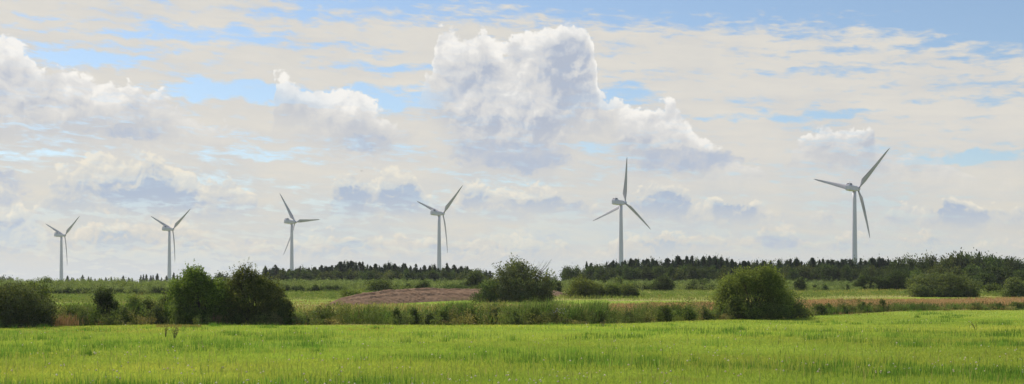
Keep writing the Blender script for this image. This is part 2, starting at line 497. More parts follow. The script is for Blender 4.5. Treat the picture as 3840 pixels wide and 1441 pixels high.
def build_ground():
    ys = np.concatenate([np.arange(-60, 76, 2.0), np.arange(76, 264, 1.0), np.arange(266, 420, 8.0), [440, 480, 560, 700, 1000, 1500, 2500, 4500]])
    xs = np.concatenate([[-3000, -1500, -800, -500, -300, -200], np.arange(-150, 151, 1.5), [200, 300, 500, 800, 1500, 3000]])
    Xg, Yg = np.meshgrid(xs, ys); Zg = gz(Xg, Yg); nx = len(xs)
    verts = np.c_[Xg.ravel(), Yg.ravel(), Zg.ravel()]
    faces = {}
    for j in range(len(ys) - 1):
        for i in range(nx - 1):
            cx, cy = (xs[i] + xs[i + 1]) / 2, (ys[j] + ys[j + 1]) / 2
            if cy < 60: zn = 'meadow'
            else: zn = zone(CX + cx / cy * F if abs(cx) < 140 else (-300 if cx < 0 else 4200), cy)
            a = j * nx + i
            faces.setdefault(zn, []).append((a, a + 1, a + nx + 1, a + nx))
    mats = {'meadow': ground_mat('meadow_turf', [(.22, .3, .036), (.26, .32, .043), (.16, .25, .03)], .09, 1.3, 2.5),
            'rough_ground': ground_mat('rough_grassland', [(.24, .27, .05), (.34, .29, .1), (.15, .18, .04)], .1, .8, 5),
            'pasture': ground_mat('short_pasture', [(.25, .35, .04), (.3, .36, .05), (.18, .27, .03)], .1, .9, 5),
            'crop_field': ground_mat('ripe_crop_ground', [(.27, .17, .075), (.31, .2, .09), (.16, .14, .05)], .15, 1.5, 2),
            'far_ground': ground_mat('far_grassland', [(.17, .22, .05), (.2, .24, .06), (.11, .15, .04)], .05, .5, 3)}
    for zn, fs in faces.items():
        fs = np.array(fs); u, inv = np.unique(fs.ravel(), return_inverse=True)
        o = link(zn, mesh_np(zn, verts[u], inv.ravel(), 4, mats[zn], smooth=True))
        tag(o, kind='structure')


build_ground()


# ------------------------------------------------------------------ meadow grass
def vn(x, y, s, seed=0):
    """cheap smooth value noise in numpy, -1..1"""
    r = 0
    for k in range(4):
        f = s * (1.9 ** k); p = seed * 1.7 + k * 2.3
        r = r + np.sin(x * f + 1.7 * np.sin(y * f * .8 + p) + p) * np.sin(y * f * 1.3 + 1.3 * np.sin(x * f * .7 + p * 2)) * .6 ** k
    return r / 1.6


def scatter_view(n, d0, d1, p=1.0, margin=150, px0=None, px1=None):
    """random points on the ground inside the viewed wedge, with fewer far away"""
    u = rng.random(n)
    if abs(p - 1) < 1e-6: d = d0 * (d1 / d0) ** u
    else: d = (d0 ** (1 - p) + u * (d1 ** (1 - p) - d0 ** (1 - p))) ** (1 / (1 - p))
    px = rng.uniform(-margin if px0 is None else px0, 3840 + margin if px1 is None else px1, n)
    return wx(px, d), d, px


def build_meadow():
    n = 1250000
    x, d, px = scatter_view(n, 22, 185, 1.25, 1100)
    keep = d < edge_d(px) + .8; x, d = x[keep], d[keep]; n = len(x)
    patch = vn(x, d * .6, .22, 1); fine = vn(x, d, 1.1, 2)
    h = (.035 + .055 * rng.random(n)) * (1 + .4 * patch + .4 * fine) + .02
    w = .007 + .00042 * d
    base = pal(n, [(.36, .44, .045), (.41, .465, .058), (.3, .42, .04), (.45, .46, .085)], jit=.22)
    dk = np.clip(.5 - .6 * patch + .3 * fine, 0, 1)[:, None]
    base = base * (1 - dk * .3) + np.array([.2, .33, .03]) * dk * .3
    big = vn(x, d * .5, .07, 21)[:, None]; mid_ = vn(x * .8, d * .6, .28, 31)[:, None]; base = base * (1 + .16 * big + .12 * mid_)
    hue = np.clip(vn(x * .7, d * .8, .13, 41) * 1.2, -1, 1)[:, None]; base = base * (1 + hue * np.array([.13, 0.0, .1])) * (1 + .0018 * (d[:, None] - 45)).clip(.9, 1.1)
    dry = (vn(x, d, .35, 5) > .75)[:, None] * rng.random((n, 1)) * .5
    base = base * (1 - dry) + np.array([.3, .27, .07]) * dry
    # dry reddish patch close to the far edge on the left
    pxx = CX + x / d * F
    rp = (np.abs(pxx - 670) < 85) & (d > 82) & (d < 89.5)
    base[rp] = pal(rp.sum(), [(.3, .2, .07), (.24, .22, .05)])
    o = link('meadow_grass', blades_mesh('meadow_grass', x, d, h, w, base, M_GRASS, 1.6))
    tag(o, 'bright yellow-green grass covering the whole front meadow', 'grass', kind='stuff')
    # taller darker tufts
    nt_ = 1700; tx, td, tpx = scatter_view(nt_, 25, 140, 1.3, 500)
    k = (td < edge_d(tpx) - 1) & (vn(tx, td, .12, 9) > -.05); tx, td = tx[k], td[k]
    m = rng.integers(14, 95, len(tx)); X = np.repeat(tx, m); Y = np.repeat(td, m); sp = np.repeat(rng.uniform(.12, .75, len(tx)), m)
    X = X + rng.normal(size=len(X)) * sp * 1.3; Y = Y + rng.normal(size=len(X)) * sp
    hh = np.repeat(rng.uniform(.2, .42, len(tx)), m) * rng.uniform(.6, 1.15, len(X))
    c = np.repeat(pal(len(tx), [(.06, .14, .015), (.1, .2, .02), (.15, .26, .03)]), m, 0) * rng.uniform(.8, 1.2, (len(X), 1))
    o = link('tall_grass_tufts', blades_mesh('tall_grass_tufts', X, Y, hh, .012 + .0002 * Y, c, M_GRASS, .3))
    tag(o, 'darker green taller tufts of grass scattered over the front meadow', 'grass tufts', kind='stuff')
    # scattered seed stems
    ns = 4500; x, d, px = scatter_view(ns, 25, 95, 1.4, 250)
    c = pal(ns, [(.2, .26, .05), (.3, .28, .1), (.16, .24, .04)])
    o = link('grass_seed_stems', blades_mesh('grass_seed_stems', x, d, rng.uniform(.2, .45, ns), .012 + .0002 * d, c, M_GRASS, .25, two=True))
    tag(o, 'thin upright seed stems standing among the meadow grass', 'grass stems', kind='stuff')

    def flowers(name, pts, size, cols, label, cat, hts):
        x, y = pts; z = gz(x, y) + hts
        n = len(x)
        ring = np.array([[0, 0, 1], [1, 0, 0], [0, 1, 0], [-1, 0, 0], [0, -1, 0], [0, 0, -.6]])
        v = np.c_[x, y, z][:, None, :] + ring[None] * np.asarray(size).reshape(-1, 1, 1)
        f = np.array([[0, 1, 2], [0, 2, 3], [0, 3, 4], [0, 4, 1], [5, 2, 1], [5, 3, 2], [5, 4, 3], [5, 1, 4]])
        L = (f[None] + (np.arange(n) * 6)[:, None, None]).ravel()
        o = link(name, mesh_np(name, v.reshape(-1, 3), L, 3, M_DRY, np.repeat(cols, 6, 0)))
        tag(o, label, cat, kind='stuff')
    n = 1900; x, d, px = scatter_view(n, 25, 110, 1.8, 200)
    k = (d < edge_d(px) - 1) & ((vn(x, d * 1.5, .3, 3) > .25) | (rng.random(n) < .12)); x, d = x[k], d[k]
    flowers('clover_blossom', (x, d), rng.uniform(.012, .03, len(x)) * (1 + d / 120), pal(len(x), [(.85, .76, .56), (.7, .56, .42), (.9, .84, .7)]),
            'small white clover heads dotted through the front meadow', 'clover flowers', rng.uniform(.12, .22, len(x)))
    n = 420; px = np.where(rng.random(n) < .6, rng.uniform(60, 620, n), rng.uniform(1290, 1480, n)); d = rng.uniform(70, 80, n)
    px = np.where(rng.random(n) < .2, rng.uniform(60, 2500, n), px); x = wx(px, d)
    flowers('yellow_blossom', (x, d), rng.uniform(.02, .035, n), pal(n, [(.5, .36, .04), (.55, .3, .05)]),
            'tiny yellow-orange blossoms in bands near the far edge of the meadow', 'yellow flowers', rng.uniform(.1, .2, n))


build_meadow()


# ------------------------------------------------------------------ ditch vegetation, crop, rough grass
def top_interp(px, pts):
    return np.interp(px, [p[0] for p in pts], [p[1] for p in pts])


def build_strips():
    # weedy ditch bank along the meadow edge: many small leaves on upright plants
    ncl = 690; n = ncl * 9
    cpx = rng.uniform(-450, 4300, ncl); ce = edge_d(cpx); cq = rng.random(ncl); cdp = np.where(cpx < 3040, 7.0, 4.5)
    cd_ = ce + .5 + cq * cdp; cx_ = wx(cpx, cd_)
    x = np.repeat(cx_, 9) + rng.normal(size=n) * .33; d = np.repeat(cd_, 9) + rng.normal(size=n) * .3; px = CX + x / d * F
    q = np.clip((d - edge_d(px)) / np.repeat(cdp, 9), .0, 1); d = np.maximum(d, edge_d(px) + .2)
    clh = np.repeat(rng.uniform(.4, 1.5, ncl), 9)
    hgt = top_interp(px, [(-200, .9), (180, 1.1), (240, 1.3), (640, 1.35), (1050, .8), (1130, .75), (1300, .95), (1700, 1.05), (2300, 1.15), (2700, 1.2), (3040, 1.0), (3300, .5), (3500, .42), (4040, .55)])
    hgt = hgt * (1 + .55 * vn(x, d * .4, .42, 4) + .2 * vn(x, d, 1.3, 14)) * (.45 + .55 * np.clip(q * 3, 0, 1)) * rng.uniform(.8, 1.1, n) * clh
    m = 42; X = np.repeat(x, m); Y = np.repeat(d, m); H = np.repeat(hgt, m)
    t = rng.random(len(X)) ** .8
    X = X + rng.normal(size=len(X)) * .16 * (1.1 - t * .6); Y = Y + rng.normal(size=len(X)) * .16
    Zc = gz(X, Y) + t * H
    pc = np.repeat(pal(ncl, [(.08, .11, .025), (.12, .155, .038), (.19, .22, .055), (.11, .125, .04), (.28, .22, .09), (.15, .2, .05)], jit=.3), 9, 0)
    C = np.repeat(pc, m, 0) * (.8 + .4 * rng.random((len(X), 1)))
    v = leaf_quads(np.c_[X, Y, Zc], rng.uniform(.07, .15, len(X)), up=.5, aspect=.45)
    o = link('ditch_weeds', mesh_np('ditch_weeds', v, np.arange(len(v)), 4, M_LEAF, np.repeat(C, 4, 0)))
    tag(o, 'tangled leafy weeds and nettles along the ditch at the meadow edge', 'weeds', kind='stuff')
    nt3 = 240; tp = rng.uniform(-100, 3900, nt3); td = edge_d(tp) + rng.uniform(.8, 7, nt3) * np.where(tp > 3040, .6, 1); hh = rng.uniform(1.0, 1.75, nt3) * np.where(tp > 3200, .6, 1)
    t = rng.random((nt3, 70)); X = (wx(tp, td)[:, None] + rng.normal(size=t.shape) * .10 * (1.2 - t) + .15 * t).ravel(); Y = (td[:, None] + rng.normal(size=t.shape) * .1).ravel()
    Zc = gz(X, Y) + (t * hh[:, None]).ravel()
    C = np.repeat(pal(nt3, [(.04, .065, .015), (.07, .1, .02), (.1, .1, .035), (.05, .09, .02)], jit=.3), 70, 0)
    v = leaf_quads(np.c_[X, Y, Zc], rng.uniform(.07, .14, len(X)), up=.8, aspect=.35)
    o = link('tall_herbs', mesh_np('tall_herbs', v, np.arange(len(v)), 4, M_LEAF, np.repeat(C, 4, 0)))
    tag(o, 'slender dark herb stalks rising above the weeds along the ditch', 'herbs', kind='stuff')
    nw = 46; X = wx(rng.normal(2096, 16, nw), 96.0); Y = 95.5 + rng.normal(size=nw) * .5; Zc = gz(X, Y) + rng.uniform(.85, 1.3, nw)
    v = leaf_quads(np.c_[X, Y, Zc], .10, aspect=.8)
    o = link('white_umbels', mesh_np('white_umbels', v, np.arange(len(v)), 4, M_DRY, np.full((len(v), 3), .72)))
    tag(o, 'patch of white blossoms in the reeds right of the windswept bush', 'white flowers', kind='stuff')
    # reeds: tall narrow leaves, clumped
    spans = [(250, 480, 1.75, 150, 0), (560, 660, 1.7, 40, 0), (1080, 1300, 1.3, 26, 1), (1300, 1500, 1.6, 34, 1), (1500, 1660, 1.5, 28, 1), (1660, 1860, 1.9, 60, 1),
             (1860, 2100, 2.1, 80, 1), (2100, 2300, 1.95, 60, 1), (2300, 2700, 1.6, 50, 1), (3040, 3200, 1.0, 40, 2), (3200, 3840, .95, 95, 2)]
    XS, YS, HS, CS = [], [], [], []
    for a, b, hm, cnt, kd in spans:
        cp = rng.uniform(a, b, cnt); e = edge_d(cp)
        cd = e + (rng.uniform(3, 10, cnt) if kd < 2 else rng.uniform(.6, 5, cnt))
        for p, dd in zip(cp, cd):
            k = rng.integers(18, 60); s = rng.uniform(.15, .6)
            hh = hm * rng.uniform(.4, 1.15); shade_c = np.array([[.07, .13, .025], [.1, .18, .03], [.14, .23, .04], [.09, .12, .04], [.18, .2, .07]])[rng.integers(0, 5)]; CS.append(np.tile(shade_c, (k, 1)))
            XS.append(wx(p, dd) + rng.normal(size=k) * s); YS.append(dd + rng.normal(size=k) * s * .8); HS.append(hh * rng.uniform(.65, 1.1, k))
    X, Y, H = map(np.concatenate, (XS, YS, HS))
    c = np.concatenate(CS) * rng.uniform(.75, 1.3, (len(X), 1))
    o = link('ditch_reeds', blades_mesh('ditch_reeds', X, Y, H, rng.uniform(.02, .045, len(X)), c, M_LEAF, .45, (.14, 0), True))
    tag(o, 'tall green reeds growing in the ditch behind the meadow edge', 'reeds', kind='stuff')
    # dry orange-brown stems
    XS, YS, HS = [], [], []
    for p, dd, s, hm, k in [(205, 86, .8, .95, 260), (235, 85, .6, .75, 160), (385, 88.5, .14, .4, 60), (1120, 96, 1.6, .5, 350), (1320, 98, 1.5, .55, 250), (480, 94, 1.2, .9, 160),
                            (805, 91, .4, .9, 60), (1080, 93, 1.5, .35, 260), (3100, 126, 3, .4, 250), (2370, 100, .3, .5, 40)]:
        XS.append(wx(p, dd) + rng.normal(size=k) * s); YS.append(dd + rng.normal(size=k) * s * .6); HS.append(hm * rng.uniform(.5, 1.1, k))
    X, Y, H = map(np.concatenate, (XS, YS, HS))
    c = pal(len(X), [(.32, .17, .08), (.38, .24, .12), (.24, .15, .06)])
    o = link('dry_sorrel', blades_mesh('dry_sorrel', X, Y, H, rng.uniform(.03, .05, len(X)), c, M_DRY, .4, (0, 0), True))
    tag(o, 'dry rusty-brown sorrel and grass stems among the ditch weeds', 'dry weeds', kind='stuff')
    # reddish crop
    n = 110000; px = rng.uniform(2240, 4500, n); d = rng.uniform(102, 190, n); x = wx(px, d)
    keep = np.array([zone(a, b) == 'crop_field' for a, b in zip(px, d)]); x, d, px = x[keep], d[keep], px[keep]; n = len(x)
    g = vn(x, d, .25, 6)
    c = pal(n, [(.6, .36, .13), (.55, .31, .12), (.62, .45, .19), (.42, .31, .1)])
    gm = ((g > .35) & (rng.random(n) < .6))
    c[gm] = pal(gm.sum(), [(.2, .22, .06), (.14, .2, .04)])
    o = link('ripening_crop', blades_mesh('ripening_crop', x, d, rng.uniform(.2, .38, n), rng.uniform(.04, .07, n), c, M_DRY, .5, (0, 0), True))
    tag(o, 'reddish-brown ripening crop filling the field behind the ditch at right', 'crop', kind='stuff')
    # rough grass and pasture tussocks behind the ditch
    n = 150000; x, d, px = scatter_view(n, 92, 262, .2, 200)
    z = np.array([zone(a, b) for a, b in zip(px, d)])
    k = (z == 'rough_ground') & (d > edge_d(px) + 6); xr, dr = x[k], d[k]
    g = vn(xr * .4, dr, .3, 8)
    yel = np.clip(g + .3, 0, 1)[:, None] * rng.random((len(xr), 1))
    c = pal(len(xr), [(.2, .28, .05), (.26, .31, .06), (.15, .23, .04)]) * (1 - yel) + pal(len(xr), [(.42, .34, .13), (.36, .34, .1)]) * yel
    pxr = CX + xr / dr * F
    tanz = (((pxr > 1040) & (pxr < 1500) & (dr < 172)) | ((pxr > 1500) & (pxr < 2320) & (dr > 118) & (dr < 152))) & (np.sin(dr * 1.1 + np.sin(xr * .1)) > -.3)
    c[tanz] = pal(int(tanz.sum()), [(.34, .27, .09), (.26, .26, .06), (.3, .2, .09)])
    yz = (pxr > 2960) & (pxr < 3450) & (dr > 200) & (dr < 240) & (rng.random(len(dr)) < .75)
    c[yz] = pal(int(yz.sum()), [(.4, .32, .08), (.3, .3, .06)])
    tall = 1 + 1.1 * np.clip(vn(xr * .6, dr, .2, 12), 0, 1)
    o = link('rough_grass', blades_mesh('rough_grass', xr, dr, rng.uniform(.15, .42, len(xr)) * tall, rng.uniform(.05, .1, len(xr)), c, M_GRASS, .5, (0, 0), True))
    tag(o, 'rough yellowish grass and herbs on the strips behind the ditch', 'rough grass', kind='stuff')
    k = (z == 'pasture'); xr, dr = x[k], d[k]
    c = pal(len(xr), [(.28, .4, .04), (.33, .42, .05), (.24, .36, .04)])
    o = link('pasture_grass', blades_mesh('pasture_grass', xr, dr, rng.uniform(.06, .14, len(xr)), rng.uniform(.06, .12, len(xr)), c, M_GRASS, .6))
    tag(o, 'short bright green grass on the narrow pasture strips beyond the ditch', 'grass', kind='stuff')
    # herb fringes standing on the rough strips
    n = 1500
    px = np.concatenate([rng.uniform(120, 640, 420), rng.uniform(1060, 1420, 330), rng.uniform(2380, 3100, 380), rng.uniform(3000, 3840, 370)])
    rr = np.concatenate([rng.uniform(1116, 1134, 420), rng.uniform(1106, 1122, 330), rng.uniform(1104, 1116, 380), rng.uniform(1100, 1112, 370)])
    d = np.array([d_at(r) for r in rr]); x = wx(px, d); hh = rng.uniform(.35, 1.0, len(x))
    m = 30; X = np.repeat(x, m) + rng.normal(size=len(x) * m) * .35; Y = np.repeat(d, m) + rng.normal(size=len(x) * m) * .3; t = rng.random(len(X))
    Zc = gz(X, Y) + t * np.repeat(hh, m)
    C = np.repeat(pal(len(x), [(.11, .17, .035), (.16, .22, .045), (.22, .25, .07), (.14, .21, .04)]), m, 0)
    v = leaf_quads(np.c_[X, Y, Zc], rng.uniform(.12, .24, len(X)), up=.7, aspect=.4)
    o = link('bank_herbs', mesh_np('bank_herbs', v, np.arange(len(v)), 4, M_LEAF, np.repeat(C, 4, 0)))
    tag(o, 'low green herbs fringing the far field banks below the willow plantation', 'herbs', kind='stuff')


build_strips()


# ------------------------------------------------------------------ willow / reed plantation
def build_plantation():
    n = 15000
    x, d, px = scatter_view(n, 196, 345, .3, 200)
    front = np.interp(px, [-200, 700, 1040, 1100, 1800, 2060, 2500, 3000, 3140, 3300, 3420, 4040], [197, 197, 205, 222, 222, 226, 226, 226, 226, 235, 300, 350])
    k = d > front; x, d, px, front = x[k], d[k], px[k], front[k]; n = len(x)
    left = px < 1100
    h = np.where(left, 1.45, 1.5) + .45 * vn(x, d, .18, 3) + .3 * rng.random(n) + np.clip((d - 280) / 70, 0, 1) * .4
    h = h * (1 + .3 * vn(x, d, .5, 13)) * rng.uniform(.75, 1.15, n)
    h = h * np.where((px > 2990) & (px < 3240) & (d < 262), .45, 1)
    m = 38; X = np.repeat(x, m); Y = np.repeat(d, m); H = np.repeat(h, m); t = rng.random(len(X)) ** .7
    X = X + rng.normal(size=len(X)) * .42 * (1.15 - t * .7); Y = Y + rng.normal(size=len(X)) * .4 * (1.15 - t * .7)
    Zc = gz(X, Y) + t * H
    pc = pal(n, [(.2, .27, .08), (.26, .32, .11), (.14, .19, .05), (.3, .35, .14)], jit=.3)
    tint = np.clip(vn(x, d, .08, 5) * .6 + .2, 0, 1)[:, None]
    pc = pc * (1 - tint * .35) + np.array([.13, .16, .05]) * tint * .35
    C = np.repeat(pc, m, 0) * (.85 + .3 * rng.random((len(X), 1)))
    v = leaf_quads(np.c_[X, Y, Zc], rng.uniform(.22, .42, len(X)), up=1.0, aspect=.3)
    o = link('willow_plantation', mesh_np('willow_plantation', v, np.arange(len(v)), 4, M_WILLOW, np.repeat(C, 4, 0)))
    tag(o, 'wide pale green bed of young willows and reeds below the tree line', 'willow bed', kind='stuff')


build_plantation()


# ------------------------------------------------------------------ shrubs and broad-leaved trees
def crown_geo(w, h, dpt, nleaf, size, palette, r, lobes=9, base=.08, rag=.12, hollow=.35, up=.15, sweep=0.0, flat=1.0, aspect=.55, profile='dome', shape=None, sprays=0):
    """leaf cloud made of irregular lobes, plus limbs reaching to each lobe"""
    L = []
    for i in range(lobes):
        if profile == 'column':
            zz = r.uniform(.15, .88) * h; sp = .28
        else:
            zz = r.uniform(.14, .80) * h; sp = .36 * math.sqrt(max(0.05, 1 - (zz / h) ** 2 * .8))
        a = r.uniform(0, 2 * math.pi); q = math.sqrt(r.uniform(.05, 1))
        L.append([math.cos(a) * q * w * sp + sweep * (zz / h), math.sin(a) * q * dpt * sp, zz, r.uniform(.2, .32) * w, r.uniform(.14, .24) * h])
    if profile != 'column':
        for q in np.linspace(-.34, .34, 5):
            L.append([q * w + r.uniform(-.04, .04) * w, r.uniform(-.2, .2) * dpt, h * r.uniform(.14, .24), .2 * w, .2 * h])
    L.append([sweep * .3, 0, h * .42, w * .36, h * .40])
    L.append([sweep * .8 + r.uniform(-.1, .1) * w, 0, h * .74, w * .24, h * .25])
    if shape:
        L = [[a * w + r.uniform(-.02, .02) * w, r.uniform(-.25, .25) * dpt, b * h, c_ * w, e_ * h] for a, b, c_, e_ in shape]
        for _ in range(lobes):        # smaller boughs budding from the main masses
            q = L[r.integers(0, len(shape))]; t_ = r.uniform(0, 3.14)
            L.append([q[0] + math.cos(t_) * q[3] * .75, q[1] + r.uniform(-.5, .5) * q[3], q[2] + math.sin(t_) * q[4] * .75, q[3] * r.uniform(.3, .55), q[4] * r.uniform(.3, .6)])
    L = np.array(L)
    vol = L[:, 3] ** 2 * L[:, 4]; k = r.choice(len(L), nleaf, p=(vol ** .7) / (vol ** .7).sum())
    cs = 9; nc = nleaf // cs; nleaf = nc * cs; k = np.repeat(k[:nc], cs)
    u = np.repeat(rand_unit(nc, r), cs, axis=0); rr_ = np.repeat(r.random(nc), cs); gg_ = np.repeat(np.clip(r.normal(size=nc), -1.3, 1.3), cs); rad = (hollow + (1 - hollow) * rr_ ** .5)
    # lumpy radius so that the outline is broken up into sprays
    lump = 1 + rag * (np.sin(u[:, 0] * 9 + k * 2.1) * np.sin(u[:, 2] * 8 + k) + .6 * np.sin(u[:, 1] * 17 + k * 5) * np.sin(u[:, 2] * 15 + u[:, 0] * 11)) + gg_ * rag * .6
    c = L[k, :3] + u * (rad * lump)[:, None] * np.c_[L[k, 3], L[k, 3] * dpt / w, L[k, 4]]
    c = c + r.normal(size=c.shape) * size * 1.15
    ok = (c[:, 2] > base * h * r.random(nleaf)) ; c = c[ok]; u = u[ok]; k = k[ok]
    x0, x1 = np.percentile(c[:, 0], [1.2, 98.8]); sx = w / (x1 - x0); mx_ = (x0 + x1) / 2
    sz = h / np.percentile(c[:, 2], 99.75)
    c = (c - [mx_, 0, 0]) * [sx, sx, sz]; L[:, 0] -= mx_; L[:, :4] *= [sx, sx, sz, sx * .9]
    if sprays:                        # shoots that stick out of the outline
        ex, ek = [], []
        for _ in range(sprays):
            q = r.integers(0, len(L)); dv = rand_unit(1, r)[0]; dv[2] = abs(dv[2]) * .9 + .15; dv /= np.linalg.norm(dv)
            p0 = L[q, :3] + dv * [L[q, 3], L[q, 3] * dpt / w, L[q, 4]] * .8
            dd = dv * .6 + np.array([r.uniform(-.2, .3), 0, .8]); ln = r.uniform(.07, .17) * h; m_ = 16
            t_ = r.random((m_, 1)); ex.append(p0 + dd * ln * t_ + r.normal(size=(m_, 3)) * size * .8 * (1.2 - t_)); ek.append(np.full(m_, q))
        ex = np.concatenate(ex); c = np.concatenate([c, ex]); u = np.concatenate([u, rand_unit(len(ex), r)]); k = np.concatenate([k, np.concatenate(ek)])
        ok = np.concatenate([ok, np.ones(0, bool)]); nsp = len(ex)
    else: nsp = 0
    # whole lobes differ a little in colour
    lc = r.uniform(.8, 1.2, len(L))
    cc_ = np.repeat(pal(nc, palette, r, .28), cs, axis=0)[ok]
    if nsp: cc_ = np.concatenate([cc_, pal(nsp, palette, r, .2) * 1.1])
    cols = cc_ * (.88 + .24 * r.random((len(c), 1))) * lc[k][:, None]
    v = leaf_quads(c, r.uniform(.8, 1.6, len(c)) * size, r, up, aspect, u)
    limbs = []
    for l in L:
        b = np.array([r.uniform(-.06, .06) * w, r.uniform(-.06, .06) * w, 0]); e = l[:3]
        mid = (b * .5 + e * .5) + np.array([0, 0, .08 * h])
        r0 = .016 * h * r.uniform(.8, 1.3)
        limbs.append([(*b, r0), (*mid, r0 * .6), (*e, r0 * .25)])
        for _ in range(3):
            e2 = e + rand_unit(1, r)[0] * [l[3] * .9, l[3] * .9, l[4] * .9]; e2[2] = max(e2[2], .1 * h)
            limbs.append([(*mid, r0 * .35), (*(mid * .4 + e2 * .6), r0 * .22), (*e2, r0 * .08)])
    return v, np.repeat(cols, 4, 0), limbs


TREE_MESH = {}


def plant(name, label, cat, px, row_top, d, wpx, n, palette, size=.13, group=None, seed=0, part='foliage', wood='stem', dz=0.0, mat=None, twigs=0, **kw):
    """a shrub or tree: column px, top row, distance d, crown width in photo pixels"""
    r = np.random.default_rng(seed + int(px) * 3)
    x = wx(px, d); z = float(gz(x, d)); top = ZC + (HR - row_top) * d / F
    h = top - z; w = wpx * d / F
    v, c, limbs = crown_geo(w, h * .97, kw.pop('dpt', w * .8), n, size, palette, r, **kw)
    o = empty(name, (x, d, z - .03)); tag(o, label, cat, group)
    link(part, mesh_np(part, v, np.arange(len(v)), 4, mat or M_LEAF, c), o)
    for _ in range(twigs):
        a = r.uniform(-.1, .5) * w; zz = h * r.uniform(.62, .85)
        p0 = np.array([a * .5, 0, zz * .6]); p1 = np.array([a + r.uniform(0, .1) * w, r.uniform(-.2, .2), h * r.uniform(.85, 1.03)])
        limbs.append([(*p0, .02), (*((p0 + p1) / 2), .014), (*p1, .005)])
    tv, tl = tubes(limbs, 5)
    link(wood, mesh_np(wood, tv, tl, 4, M_BARK, smooth=True), o)
    return o


G_ELDER = [(.11, .165, .026), (.15, .21, .034), (.08, .12, .022), (.19, .25, .045)]
G_HAW = [(.11, .13, .032), (.14, .155, .036), (.17, .17, .045), (.08, .1, .026)]
G_DARK = [(.06, .082, .026), (.08, .11, .032), (.1, .13, .04)]
G_SALLOW = [(.16, .2, .04), (.21, .25, .058), (.25, .28, .065), (.115, .15, .035)]
G_GREY = [(.12, .155, .06), (.16, .19, .09), (.09, .12, .05), (.19, .22, .12)]
G_YEL = [(.15, .19, .03), (.19, .22, .04), (.11, .145, .025)]
G_MID = [(.08, .125, .03), (.11, .155, .04), (.065, .1, .03)]

ORD_ = ['', 'first', 'second', 'third', 'fourth', 'fifth', 'sixth', 'seventh', 'eighth', 'ninth', 'tenth', 'eleventh', 'twelfth', 'thirteenth', 'fourteenth', 'fifteenth', 'sixteenth', 'seventeenth', 'eighteenth', 'nineteenth', 'twentieth', 'twenty-first']
GN = 'shrubs along the ditch hedge'
plant('shrub', 'broad dark shrub with some silvery leaves filling the left edge of the meadow hedge', 'shrub', 28, 1056, 84, 312, 26000, G_HAW + G_GREY, .11, GN, 1, base=.02, lobes=14)
plant('shrub', 'thin twiggy shrub with sparse top rising behind the dark left-edge shrub', 'shrub', 128, 1044, 89, 130, 4500, G_MID + G_YEL, .11, GN, 2, profile='column', hollow=.1, twigs=8)
plant('shrub', 'low dark shrub beside the rusty dry stems at far left', 'shrub', 160, 1128, 84.5, 90, 5200, G_HAW + G_GREY, .1, GN, 3, base=.0)
plant('shrub', 'small narrow dark tree standing alone between left shrubs before the green strip', 'shrub', 392, 1074, 90.5, 76, 6500, G_DARK + [(.05, .08, .015)], .1, GN, 4, profile='column', rag=.2, lobes=10)
plant('shrub', 'little thin bush right beside the narrow dark tree', 'shrub', 432, 1116, 91, 44, 1400, G_MID, .1, GN, 5, profile='column')
plant('shrub', 'slender leafy bush left of the elder, with a gap beneath its leaves', 'shrub', 505, 1104, 92, 62, 3600, G_MID + G_YEL, .1, GN, 6, profile='column', rag=.2)
plant('shrub', 'rounded low dark bush just left of the tall elder', 'shrub', 558, 1116, 92.5, 66, 4600, G_DARK, .1, GN, 7)
plant('shrub', 'low reddish-green bush touching the left side of the elder', 'shrub', 622, 1100, 94, 56, 4000, G_MID + [(.12, .09, .03)], .1, GN, 8)
plant('elder_shrub', 'tall rounded green elder shrub with pointed leaf sprays on its top', 'shrub', 748, 1004, 92.5, 208, 32000, G_ELDER, .14, GN, 9, base=0, lobes=12, rag=.18, aspect=.45, sprays=130, shape=[(-.2, .74, .24, .2), (.05, .8, .27, .19), (.27, .6, .22, .24), (-.32, .45, .18, .3), (.33, .32, .17, .3), (0, .42, .4, .38), (-.28, .16, .22, .16), (.05, .14, .3, .15), (.3, .15, .2, .15)])
plant('shrub', 'mid-height green bush filling the gap between elder and hawthorn', 'shrub', 862, 1052, 93, 80, 7000, G_ELDER + G_YEL, .12, GN, 10, base=0)
plant('hawthorn_shrub', 'tall brownish dark hawthorn with loose twigs on top, right of the elder', 'shrub', 950, 1000, 93, 206, 34000, G_HAW, .1, GN, 11, base=0, lobes=12, rag=.22, twigs=12, sprays=120, shape=[(-.1, .83, .2, .16), (.1, .72, .24, .2), (.34, .52, .17, .28), (-.3, .62, .19, .24), (-.34, .28, .16, .28), (.35, .22, .16, .22), (0, .42, .4, .38), (-.2, .15, .25, .15), (.15, .15, .25, .15)])
plant('shrub', 'low dark bush at the right foot of the hawthorn', 'shrub', 1070, 1114, 92, 76, 6000, G_DARK + G_HAW, .1, GN, 12, base=0)
plant('willow_bush', 'huge rounded olive-green willow bush at the meadow edge right of centre', 'shrub', 2822, 999, 111, 258, 42000, G_SALLOW, .13, GN, 13, base=0, lobes=14, rag=.2, sprays=170, shape=[(0, .8, .27, .19), (-.24, .66, .24, .22), (.23, .68, .21, .2), (-.36, .38, .16, .3), (.36, .36, .16, .28), (0, .4, .42, .38), (-.25, .14, .24, .15), (.05, .13, .3, .14), (.3, .14, .2, .14)])
plant('willow_bush', 'loose pale willow bush leaning out from the right side of the huge willow', 'shrub', 2962, 1068, 113, 150, 9000, G_SALLOW + G_GREY, .12, GN, 14, base=0, hollow=.15)
plant('shrub', 'short dark shrub at the right end of the willow thicket', 'shrub', 3072, 1136, 124, 60, 3000, G_DARK, .11, GN, 15, base=0)
plant('shrub', 'small upright dark green bush left of the huge willow in the ditch', 'shrub', 2585, 1138, 104, 62, 2600, G_MID + G_SALLOW, .1, GN, 16, base=0, profile='column')
